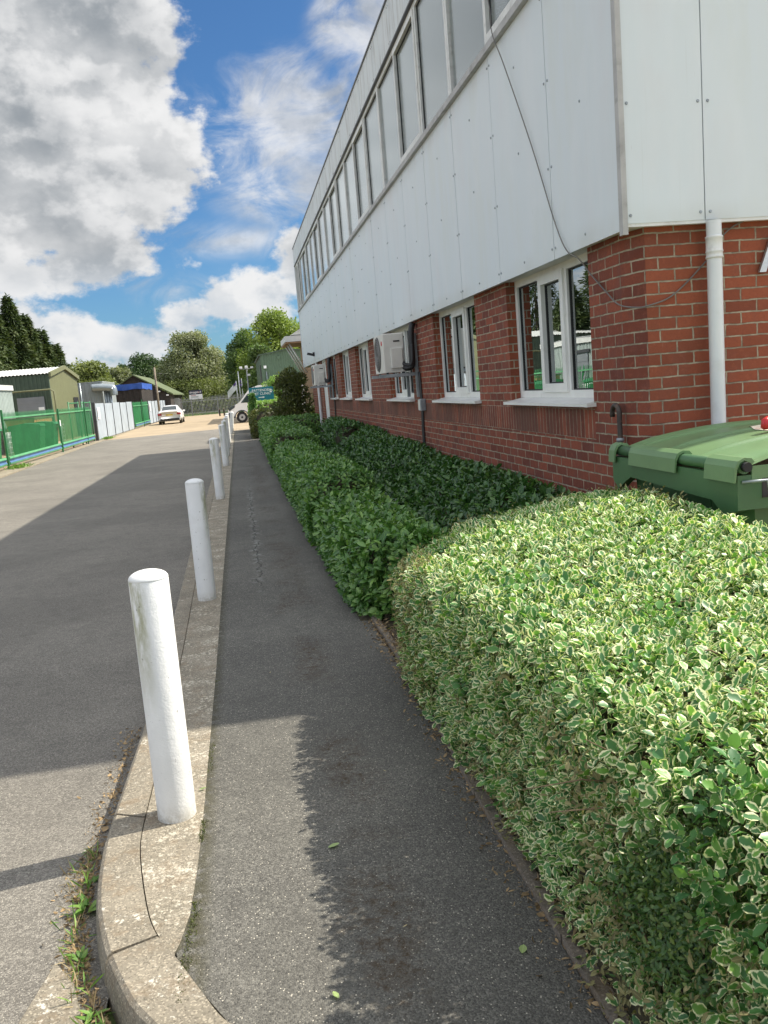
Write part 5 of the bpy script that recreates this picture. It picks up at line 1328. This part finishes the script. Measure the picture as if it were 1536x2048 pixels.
pole = thing('utility_pole', (at(316, 800, 82).x, 82, -.1), 'weathered wooden utility pole beside the black barn', 'pole')
qb = at(316, 800, 82)
MB().tube([(qb.x, 82, -.1), (qb.x, 82, tpz.z)], [.12, .09], 10).build('pole_shaft', M['wood'], pole)
MB().tube([(qb.x-.05, 82, tpz.z-.5), (qb.x+.6, 82, tpz.z-.62)], .02, 6).build('wire_arm', M['darktrim'], pole)

# far grey palisade across the end of the yard
YP = 97.5
pf = thing('far_palisade', (-3.5, YP, -.1), 'galvanised grey palisade fence across the end of the yard', 'fence')
x0 = at(331, 803, YP).x; x1 = 3.5; n = int((x1-x0)/.15)
for k in range(min(n, 100)):
    m_ = MB(); pale(m_, x0+.08+k*.15, YP, -.05, 1.80+.015*k*.1, .048, 'x'); m_.build('pale', M['gpale'], pf)
for z in (.15, 1.45): MB().box(x0, x0+15.2, YP+.01, YP+.05, z, z+.06).build('rail', M['gpale'], pf)
for k in range(6): MB().box(x0+k*2.75-.05, x0+k*2.75+.05, YP+.055, YP+.15, -.13, 1.7).build('post', M['gpale'], pf)
pg = thing('solid_gate_leaf', (x0+.5, YP-.5, -.1), 'dark grey solid gate leaf folded back behind the white car', 'gate')
for k in range(2): MB().box(x0-.3+k*.95, x0+.58+k*.95, YP-.45, YP-.38, -.05, 1.95).build('leaf', M['ctn'], pg)
YQ = 126
pq = thing('back_fence', (-3, YQ, -.1), 'darker steel fence beyond the dirt track, under the trees', 'fence')
mb = MB()
for k in range(100): m_ = MB(); pale(m_, -9+k*.17, YQ, -.05, 2.15, .10, 'x'); m_.build('pale', M['gpale'], pq)
MB().box(-9, 8.1, YQ+.01, YQ+.05, 1.7, 1.78).build('rail', M['gpale'], pq)
# low timber rails on the verge near the van
for (px_, l) in ((440, 'short dark timber post at the left end of the low rail near the van'), (449, 'short dark timber post at the right end of the low rail near the van')):
    q = at(px_, 832, 84); t = thing('timber_post', (q.x, 84, -.1), l, 'post'); MB().bevbox(q.x-.07, q.x+.07, 83.93, 84.07, -.13, .52, .01).build('shaft', M['darkwood'], t); MB().bevbox(q.x-.09, q.x+.09, 83.91, 84.09, .521, .56, .01).build('cap', M['wood'], t)
# notice board behind the far fence
a = at(377, 781, 99); b = at(405.5, 797.5, 99)
nb_ = thing('company_signboard', ((a.x+b.x)/2, 99, -.1), 'black over white company signboard standing behind the grey palisade', 'sign')
zm = (a.z+b.z)/2+.02; 
MB().box(a.x, b.x, 99, 99.05, zm+.003, a.z).build('upper_board', M['navy'], nb_); MB().box(a.x, b.x, 99, 99.05, b.z, zm).build('lower_board', M['white'], nb_)
for x in (a.x+.15, b.x-.15): MB().box(x-.04, x+.04, 99.052, 99.12, -.13, a.z).build('leg', M['gpale'], nb_)
RX = Matrix.Rotation(R(90), 4, 'X')
text_mesh('shopgate', .30, M['white'], nb_, Matrix.Translation(((a.x*.57+b.x*.43), 98.995, (zm+a.z)/2)) @ RX, 'wordmark')
text_mesh('o', .30, M['tail'], nb_, Matrix.Translation((b.x-.40, 98.995, (zm+a.z)/2)) @ RX, 'wordmark'); text_mesh('a', .32, M['white'], nb_, Matrix.Translation((b.x-.17, 98.995, (zm+a.z)/2+.03)) @ RX, 'wordmark')
for k, (l, zz) in enumerate(((.55, .78), (.8, .55), (.75, .38))): MB().box(a.x+.2, a.x+.2+(b.x-a.x-.4)*l, 98.99, 98.998, b.z+(zm-b.z)*zz, b.z+(zm-b.z)*zz+.05).build('text_line', M['tail' if k == 0 else 'ctn'], nb_)

# flagpoles and camera mast
for (tx, ty, bx_, by_, l, fl_) in ((470, 762, 474.5, 786, 'left white flagpole with a small white and purple flag', 1), (474, 743, 480.5, 787, 'tallest white flagpole in the middle of the three', 0), (481, 757, 486.5, 794, 'right white flagpole with a purple flag hanging on it', 2)):
    Yq = 106; T = at(tx, ty, Yq); B = at(bx_, by_, Yq)
    t = thing('flagpole', (B.x, Yq, -.1), l, 'flagpole', 'three white flagpoles beyond the van')
    MB().tube([(B.x, Yq, -.1), (B.x, Yq, T.z)], [.075, .05], 8).build('pole_shaft', M['white'], t)
    if fl_:
        s_ = -1
        mb = MB(); mb.grid(lambda u, v: (B.x+s_*(.04+u*(1.1 if fl_ == 1 else .32)), Yq+.05*math.sin(u*7+v*3), T.z-.12-v*.8-u*(1.1 if fl_ == 1 else .35)+.05*math.sin(v*5)), 8, 6); mb.build('flag', M['purple' if fl_ == 2 else 'white'], t)
        if fl_ == 1: mb = MB(); mb.grid(lambda u, v: (B.x-(.045+u*.34), Yq-.02+.05*math.sin(u*7+v*3), T.z-.10-v*.30-u*.35), 6, 4); mb.build('flag_stripe', M['purple'], t)
T = at(491.5, 738, 70); 
cm = thing('camera_mast', (T.x+.28, 70, -.1), 'grey mast with three white surveillance cameras on a cross arm', 'mast')
bx_ = at(497, 776, 70).x
MB().tube([(bx_, 70, -.1), (bx_-.0, 70, T.z)], [.075, .055], 10).build('mast_pole', M['gpale'], cm)
MB().tube([(bx_-.52, 70, T.z), (bx_+.5, 70, T.z)], .025, 6).build('cross_arm', M['gpale'], cm)
for dx_, hh in ((-.45, .14), (-.02, .18), (.42, .10)): MB().bevbox(bx_+dx_-.11, bx_+dx_+.11, 69.8, 70.15, T.z+.03, T.z+.06+hh, .03).build('camera', M['white'], cm)
MB().bevbox(bx_+.03, bx_+.26, 69.85, 70.1, T.z-.55, T.z-.40, .03).build('camera', M['white'], cm)

# teal clinic sign
YS = 43; a = at(497, 776, YS); b = at(548, 799.5, YS); tr_ = at(546, 772, YS)
ts = thing('clinic_sign', ((a.x+b.x)/2, YS, 0), 'teal sign with white lettering, paw prints and an arrow above the pale hedge', 'sign')
sx0, sx1, sz0, sz1 = a.x, tr_.x, b.z, (a.z+tr_.z)/2
MB().box(sx0, sx1, YS, YS+.03, sz0, sz1).build('board', M['teal'], ts)
for x in (sx0+.28, sx1-.28): MB().box(x-.03, x+.03, YS+.032, YS+.09, -.13, sz1+.05).build('leg', M['galv'], ts)
cx_ = (sx0+sx1)/2; hh = sz1-sz0
text_mesh('PATTENDEN', .165, M['white'], ts, Matrix.Translation((cx_+.02, YS-.004, sz1-hh*.24)) @ RX, 'sign_text'); text_mesh('VET CLINIC', .165, M['white'], ts, Matrix.Translation((cx_+.02, YS-.004, sz1-hh*.49)) @ RX, 'sign_text')
MB().prism([(cx_-.15, sz0+.15), (cx_+.05, sz0+.15), (cx_+.05, sz0+.12), (cx_+.15, sz0+.17), (cx_+.05, sz0+.22), (cx_+.05, sz0+.19), (cx_-.15, sz0+.19)], 'y', YS-.008, YS-.002).build('arrow', M['white'], ts)
for x in (sx0+.13, sx1-.13):
    zc = sz1-hh*.36+(.02 if x > cx_ else -.02)
    mb = MB()
    for (dx_, dz_, r_) in ((0, -.035, .055), (-.075, .02, .024), (-.03, .055, .026), (.03, .055, .026), (.075, .02, .024)):
        mb.prism([(x+dx_+r_*math.cos(q*math.pi/6), zc+dz_+r_*.8*math.sin(q*math.pi/6)) for q in range(12)], 'y', YS-.008-abs(dx_)*.01, YS-.002)
    tag(mb.build('paw_print', M['white'], ts), kind=None)

# right hand green shed and buff block with canopy
g1 = thing('green_shed', (3.7, 66, -.1), 'green corrugated steel shed with a white lamp, right of the camera mast', 'shed')
L_ = at(521, 710, 60); Ap = at(575, 699, 60); xR = Ap.x+(Ap.x-L_.x)
mb = MB(); corrugated(mb, (L_.x, 60), (xR, 60), -.12, lambda q: L_.z+(Ap.z-L_.z)*(1-abs(q.x-Ap.x)/(Ap.x-L_.x)), .16, .03, (0, -1)); mb.build('gable_wall', M['mdgreen'], g1)
mb = MB(); corrugated(mb, (L_.x, 60), (L_.x, 74), -.12, L_.z, .16, .03, (-1, 0)); mb.build('side_wall', M['mdgreen'], g1)
mb = MB(); mb.prism([(Ap.x, Ap.z), (L_.x-.15, L_.z-.05), (L_.x-.15, L_.z+.03), (Ap.x, Ap.z+.08)][::-1], 'y', 59.85, 74.1); mb.prism([(Ap.x, Ap.z), (xR+.15, L_.z-.05), (xR+.15, L_.z+.03), (Ap.x, Ap.z+.08)], 'y', 59.85, 74.1); mb.build('roof', M['dkgreen'], g1)
q = at(530, 734, 59.9); MB().box(q.x-.09, q.x+.09, 59.8, 59.96, q.z-.09, q.z+.09).build('wall_lamp', M['white'], g1)
q = at(557, 715, 59.9); MB().box(q.x-.08, q.x+.08, 59.9, 59.96, q.z-.10, q.z+.10).build('small_hatch', M['mdgreen'], g1)
MB().box(L_.x-.06, L_.x-.035, 61, 63, -.1, 3.6).build('side_door', M['black'], g1)
q = at(524, 760, 59.9); MB().tube([(L_.x+.28, 59.92, -.1), (L_.x+.28, 59.92, 3.1)], .035, 6).build('downpipe', M['galv'], g1)
bb = thing('annexe', (5.5, 37, -.1), 'single storey buff brick annexe with a white canopy past the office end', 'building')
mb = MB(); mb.box(2.86, 9, 33.2, 37.8, -.12, 3.45); mb.build('wall', M['buff'], bb)
C0 = at(568, 690, 36); 
mb = MB(); mb.box(2.06, 9.2, 34.6, 37.9, 3.54, 3.76); mb.build('canopy_fascia', M['fascia'], bb)
mb = MB(); mb.box(2.08, 9.2, 34.62, 37.88, 3.48, 3.535); mb.build('canopy_soffit', M['buff'], bb)
mb = MB(); mb.prism([(2.3, 3.802), (9.2, 3.802), (9.2, 4.9), (4.2, 4.9)], 'y', 34.8, 37.8); mb.build('roof', M['rooflight'], bb)
for k in range(3): MB().tube([(2.20+.03, 35.0+k*1.2, 3.49), (2.84, 35.0+k*1.2, 2.30)], .035, 6).build('strut', M['fascia'], bb)

# ================================================================== VEHICLES
def wheel(t, x, y, z, r, w_, axis, rimmat='rim'):
    d = Vector((w_/2, 0, 0)) if axis == 'x' else Vector((0, w_/2, 0)); c = Vector((x, y, z)); s_ = d.normalized()
    wo_ = MB().tube([c-d, c-d*.92, c+d*.92, c+d], [r*.93, r, r, r*.93], 28).build('wheel', M['tyre'], t)
    for sg_ in (-1, 1):
        MB().tube([c+s_*sg_*(w_/2-.01), c+s_*sg_*(w_/2+.012)], [r*.60, r*.55], 20).build('rim', M[rimmat], wo_)
        MB().tube([c+s_*sg_*(w_/2+.013), c+s_*sg_*(w_/2+.02)], [r*.2, r*.18], 12).build('hub', M['black'], wo_)
# white van, side on, nose to the left
VY, VX = 57., at(455.5, 825, 57).x
van = thing('parked_van', (VX+2.6, VY+1, -.1), 'white van parked across the end of the path, its nose showing left of the hedge', 'van')
zg = -.1
side = [(0.02, .36), (0.0, .62), (.04, .88), (.16, 1.02), (.55, 1.17), (.76, 1.28), (.95, 1.48), (1.34, 1.93), (1.58, 2.16), (2.1, 2.30), (5.2, 2.34), (5.3, 2.2), (5.32, .45), (5.1, .36), (4.75, .36), (4.70, .62), (4.45, .80), (4.15, .80), (3.90, .62), (3.85, .36), (1.30, .36), (1.27, .56), (1.07, .78), (.78, .80), (.50, .60), (.45, .36)]
mb = MB(); sp = [(VX+x, z+zg) for x, z in side]; mb.prism(sp, 'y', VY+.03, VY+1.95); mb.build('body', M['carwhite'], van)
mb = MB(); mb.prism([(VX+.88, 1.27+zg), (VX+1.36, 1.80+zg), (VX+2.1, 1.92+zg), (VX+2.1, 1.24+zg)], 'y', VY+.012, VY+.032); mb.build('side_window', M['car_glass'], van)
mb = MB(); mb.poly([(VX+.83, VY+.15, 1.34+zg), (VX+.83, VY+1.85, 1.34+zg), (VX+1.40, VY+1.8, 2.0+zg), (VX+1.40, VY+.2, 2.0+zg)], [(0, 1, 2, 3)]); mb.v = [(v[0]-.012, v[1], v[2]+.02) for v in mb.v]; mb.build('windscreen', M['car_glass'], van)
mb = MB(); mb.prism([(VX+.06, .92+zg), (VX+.17, 1.05+zg), (VX+.52, 1.16+zg), (VX+.46, 1.0+zg), (VX+.12, .80+zg)], 'y', VY+.008, VY+.03); mb.build('headlight', M['car_glass'], van)
mb = MB(); mb.prism([(VX-.02, .34+zg), (VX-.02, .70+zg), (VX+.34, .66+zg), (VX+.42, .34+zg)], 'y', VY-.0, VY+1.98); mb.build('bumper', M['black'], van)
mb = MB(); mb.tube([(VX+.885+.43*math.cos(a), VY+.02, .36+zg+.43*math.sin(a)) for a in [math.pi*k/12 for k in range(13)]], .035, 6); mb.build('wheel_arch', M['black'], van)
mb = MB(); mb.bevbox(VX+1.52, VX+1.70, VY-.20, VY+.0, 1.42+zg, 1.72+zg, .03); mb.build('wing_mirror', M['carwhite'], van)
for (x) in (.885, 4.30):
    for yy in (VY+.14, VY+1.82): wheel(van, VX+x, yy, .35+zg, .35, .22, 'y')
# white coupe seen from behind
CY = 69.5; cxm = (at(318.5, 843, CY).x+at(361.5, 843, CY).x)/2; hw_ = .90
car = thing('parked_car', (cxm, CY+2.1, -.1), 'white coupe parked facing away beside the far hoarding', 'car')
prof = [(0.05, .30, .86, .80), (.0, .55, .90, .86), (.06, .80, .90, .88), (.14, .98, .86, .84), (.55, 1.04, .82, .80), (1.25, 1.36, .62, .60), (2.0, 1.42, .60, .58), (2.9, 1.12, .74, .72), (3.9, .98, .78, .76), (4.3, .70, .80, .78), (4.35, .35, .78, .76)]
# cross-sections from tail to nose: y, shoulder height, roof height, half widths
sec = [(0.0, .30, .80, .96, .84, .70), (.10, .26, .84, 1.00, .895, .78), (.55, .22, .86, 1.05, .90, .74), (1.15, .22, .88, 1.36, .90, .60), (1.9, .22, .88, 1.43, .90, .58), (2.6, .22, .88, 1.25, .90, .64), (3.05, .22, .88, 1.00, .90, .74), (3.9, .24, .76, .86, .88, .74), (4.35, .30, .55, .66, .78, .66)]
mb = MB(); ring = []
for (y, zb, zs_, zr_, hw2, hr) in sec:
    r_ = [(-hw2*.92, zb), (-hw2, (zb+zs_)*.5), (-hw2*.985, zs_), (-hr, zr_-.05), (-hr*.8, zr_), (0, zr_+.02), (hr*.8, zr_), (hr, zr_-.05), (hw2*.985, zs_), (hw2, (zb+zs_)*.5), (hw2*.92, zb)]
    ring.append([(cxm+x, CY+y, z+zg) for x, z in r_])
nn = len(ring[0]); pts = sum(ring, []); fs = [tuple(range(nn))[::-1], tuple(range((len(ring)-1)*nn, len(ring)*nn))]
for k in range(len(ring)-1):
    for i in range(nn): fs.append((k*nn+i, (k+1)*nn+i, (k+1)*nn+(i+1) % nn, k*nn+(i+1) % nn))
mb.poly(pts, fs, True); mb.build('body', M['carwhite'], car)
mb = MB(); mb.poly([(cxm-.58, CY+.58, 1.085+zg), (cxm+.58, CY+.58, 1.085+zg), (cxm+.50, CY+1.12, 1.372+zg), (cxm-.50, CY+1.12, 1.372+zg)], [(0, 1, 2, 3)]); mb.poly([(cxm-.58, CY+.57, 1.07+zg), (cxm+.58, CY+.57, 1.07+zg), (cxm+.50, CY+1.11, 1.36+zg), (cxm-.50, CY+1.11, 1.36+zg)], [(3, 2, 1, 0)]); mb.build('rear_window', M['car_glass'], car)
for s_ in (-1, 1):
    mb = MB(); mb.bevbox(cxm+s_*.72-.16, cxm+s_*.72+.16, CY-.015, CY+.12, .70+zg, .86+zg, .03); mb.build('tail_light', M['tail'], car)
    mb = MB(); mb.bevbox(cxm+s_*.98-.09, cxm+s_*.98+.09, CY+2.55, CY+2.68, .88+zg, 1.0+zg, .02); mb.build('wing_mirror', M['carwhite'], car)
    for yy in (.72, 3.5): wheel(car, cxm+s_*.79, CY+yy, .32+zg, .32, .2, 'x')
MB().box(cxm-.26, cxm+.26, CY-.022, CY-.012, .66+zg, .77+zg).build('number_plate', M['plate'], car)
mb = MB(); mb.prism([(-.74, .26), (.74, .26), (.70, .44), (-.70, .44)], 'y', CY-.03, CY+.06); mb.v = [(v[0]+cxm, v[1], v[2]+zg) for v in mb.v]; mb.build('diffuser', M['black'], car)

# ================================================================== TREES
def tree(label, c, base, top, rx, ry, n, L0, L1, mat, seed, trunk_r=.22, lean=0, lob=40, crown_from=.25, name='tree', dome=.5, group='broadleaved trees beyond the yard', flat=1.):
    x, y = c; t = thing(name, (x, y, base), label, 'tree', group); r_ = np.random.default_rng(seed)
    h = top-base; z0 = base+h*crown_from
    cc = []
    for i in range(lob):
        u = r_.random(); zz = z0+(top-z0)*(.04+.90*u); prof = math.sin(math.pi*min(1, (.10+.90*u)**dome))**.6
        prof = max(.45, prof); a = r_.random()*6.28; q = r_.random()**.4
        s_ = (rx+ry)/2*r_.uniform(.20, .40)*(.6+.4*prof)
        cc.append((x+math.cos(a)*q*max(0, rx*prof-s_*.35), y+math.sin(a)*q*max(0, ry*prof-s_*.35), min(zz, top-s_*.8), s_))
    cc = np.array(cc); wgt = cc[:, 3]**2; idx = r_.choice(lob, n, p=wgt/wgt.sum()); d = rand_dirs(n)
    P = cc[idx, :3]+d*(cc[idx, 3]*(.35+.70*r_.random(n)**.45))[:, None]*np.array([1, 1, .8])
    P += r_.normal(size=(n, 3))*.10
    A = unit(d*.5+rand_dirs(n)+np.array([0, 0, -.1])); Nn = unit(d*.9+rand_dirs(n)*.8+np.array([0, 0, .3]))
    L = r_.uniform(L0, L1, n); tone = np.clip((idx % 7)/7.*.6+r_.random(n)*.5, 0, 1)
    leaf_mesh('crown', P, A, Nn, L, L*.6, M[mat], t, simple=True, fold=.2, curl=.1, rnd=tone)
    mb = MB(); mb.tube([(x, y, base-.1), (x+.1, y, base+h*.3), (x-.05, y, base+h*.6), (x, y, base+h*.85)], [trunk_r, trunk_r*.75, trunk_r*.45, trunk_r*.12], 10)
    for i in range(14):
        e = cc[i]; s0 = base+h*random.uniform(.18, .55)
        mb.tube([(x, y, s0), ((x+e[0])/2, (y+e[1])/2, (s0+e[2])/2+.2), (e[0], e[1], e[2])], [trunk_r*.35, trunk_r*.22, trunk_r*.08], 6)
    mb.build('trunk', M['bark'], t)
    return t
def conifer(label, c, base, top, r, n, seed):
    x, y = c; t = thing('conifer', (x, y, base), label, 'tree', 'dark conifers behind the workshop'); r_ = np.random.default_rng(seed)
    h = top-base; u = r_.random(n)**.72           # 0 top .. 1 foot
    tier = (u*17+r_.random(n)*.0); fr = tier-np.floor(tier)
    ang = r_.random(n)*6.283; seg = np.floor(ang/6.283*(7+np.floor(tier)*.9)); rr_ = np.random.default_rng(seed+1).random(4000)
    br = rr_[(seg+np.floor(tier)*31).astype(int) % 4000]
    rad = r*(u**.85)*(.62+.5*br)*(1-.10*fr)
    q = r_.random(n)**.38
    P = np.stack([x+np.cos(ang)*rad*q, y+np.sin(ang)*rad*q, top-h*.97*((np.floor(tier)+fr*.75)/17)-q*rad*.10+.25*np.abs(q-.5)+r_.normal(size=n)*.09], 1)
    A = unit(np.stack([np.cos(ang), np.sin(ang), r_.normal(size=n)*.45+.15], 1)+rand_dirs(n)*.55); Nn = unit(rand_dirs(n)*.6+np.array([0, 0, 1.]))
    L = r_.uniform(.22, .5, n)
    tone = np.clip(br*.6+r_.random(n)*.45, 0, 1)
    leaf_mesh('foliage', P, A, Nn, L, L*.34, M['conifer'], t, simple=True, fold=.3, curl=.25, rnd=tone)
    MB().tube([(x, y, base-.1), (x, y, base+h*.9)], [.22, .03], 8).build('trunk', M['bark'], t)
def tx(x, y, Y): return at(x, y, Y)
conifer('tallest dark conifer at the left picture edge behind the workshop', (tx(14, 600, 72).x, 72), -.1, tx(14, 598, 72).z, 3.0, 15000, 1)
conifer('dark conifer just left of the tallest, cut by the picture edge', (tx(-25, 600, 70).x, 70), -.1, tx(-25, 606, 70).z, 3.0, 12000, 2)
conifer('second dark conifer right of the tallest, stepping down', (tx(48, 630, 74).x, 74), -.1, tx(48, 634, 74).z, 2.8, 13000, 3)
conifer('third dark conifer, lower, above the workshop roof', (tx(82, 665, 76).x, 76), -.1, tx(82, 664, 76).z, 2.6, 11000, 4)
conifer('lowest dark conifer at the right end of the row', (tx(110, 695, 78).x, 78), -.1, tx(110, 692, 78).z, 2.3, 9000, 5)
for k, (X_, Y_, h_) in enumerate(((-17.5, 64, 11.5), (-16.5, 55, 7.0), (-21, 61, 9.5))): conifer(['dark conifer outside the picture seen in the window glass, far one', 'dark conifer outside the picture seen in the window glass, middle one', 'dark conifer outside the picture seen in the window glass, near one'][k], (X_, Y_), -.1, h_, 3.4, 7000, 20+k)
def T2(label, px_, ty, by, Y, wpx, n, mat, seed, **kw):
    c = at(px_, ty, Y); w_ = (at(px_+wpx/2, ty, Y)-at(px_-wpx/2, ty, Y)).length/2
    return tree(label, (c.x, Y), -.1, c.z, w_, w_*.9, n, kw.pop('L0', .22), kw.pop('L1', .42), mat, seed, **kw)
T2('pale grey green willow like tree in the middle of the background', 375, 663, 800, 132, 150, 30000, 'willow', 31, lob=70, dome=.62, crown_from=.08)
T2('bright yellow green tree beside the office end', 560, 617, 760, 108, 200, 32000, 'poplar', 32, lob=70, dome=.6, crown_from=.15)
T2('mid green tree with ragged gaps left of the yellow green one', 496, 648, 780, 118, 120, 16000, 'poplar_d', 33, lob=44, dome=.7, crown_from=.15)
T2('dark oak between the pale tree and the mid green one', 455, 700, 790, 140, 110, 11000, 'oak', 34, lob=36)
T2('dark spreading oak above the black barn', 290, 706, 790, 138, 150, 17000, 'oak', 35, lob=50, crown_from=.15)
T2('small dark tree at the left end of the oaks', 243, 724, 790, 140, 38, 4000, 'oak', 36, lob=26)
T2('mid dark oak filling the gap behind the pale tree', 335, 716, 790, 145, 130, 9000, 'oak', 42, lob=30)
T2('olive green tree behind the olive gable', 172, 722, 790, 100, 170, 16000, 'scrub', 37, lob=44, crown_from=.1)
T2('smaller olive green tree above the silver duct', 228, 736, 790, 108, 110, 10000, 'willow', 38, lob=30, crown_from=.1)
T2('low scrubby tree behind the company signboard', 400, 757, 800, 128, 150, 13000, 'scrub', 39, lob=44, crown_from=.02, L0=.18, L1=.34)
T2('low scrubby tree right of the pale tree', 352, 760, 800, 128, 120, 10000, 'scrub', 43, lob=34, crown_from=.02, L0=.18, L1=.34)
T2('low scrubby tree behind the flagpoles', 480, 757, 800, 128, 150, 12000, 'scrub', 40, lob=40, crown_from=.02, L0=.18, L1=.34)
T2('yellow green tree peeping over the green shed', 520, 690, 780, 100, 90, 8000, 'poplar_d', 41, lob=36, crown_from=.1)
# distant belt that closes the horizon
n = 30000; X_ = RNG.uniform(-150, 90, n); P = np.stack([X_, 165+RNG.random(n)*10, RNG.random(n)**.8*(4.2+2.0*pnoise(X_, X_*0, .12, 77)+1.0*pnoise(X_, X_*0, .5, 78))], 1)
L = RNG.uniform(.5, 1.0, n)
tag(leaf_mesh('far_wood', P, rand_dirs(n), unit(rand_dirs(n)+np.array([0, -.8, .3])), L, L*.6, M['oak'], None, simple=True), 'dark belt of far woodland closing the horizon', 'wood', kind='stuff')
mb = MB(); mb.box(-180, 120, 172, 176, -1, 2.8); tag(mb.build('hills', M['grass']), kind='structure')
n = 9000; P = np.stack([RNG.uniform(-9, 4, n), RNG.uniform(98, 112, n), np.full(n, -.13)], 1); A = unit(np.stack([RNG.normal(size=n)*.4, RNG.normal(size=n)*.4, np.ones(n)], 1)); L = RNG.uniform(.06, .18, n)
tag(leaf_mesh('rough_grass', P, A, rand_dirs(n), L, L*.12, M['weed'], None, simple=True), 'rough grass beyond the grey palisade', 'grass', kind='stuff')
n = 500; P = np.stack([-7.0+RNG.normal(size=n)*.14, np.concatenate([47.5+np.abs(RNG.normal(size=n//2))*.9, 27.8+RNG.normal(size=n-n//2)*.35+1.2]), np.full(n, -.07)], 1); A = unit(np.stack([RNG.normal(size=n)*.5, RNG.normal(size=n)*.5, np.ones(n)*.8], 1)); L = RNG.uniform(.05, .16, n)
tag(leaf_mesh('verge_weeds', P, A, rand_dirs(n), L, L*.25, M['weed'], None), 'yellowish weeds growing at the foot of the fence on the verge', 'weeds', kind='stuff')
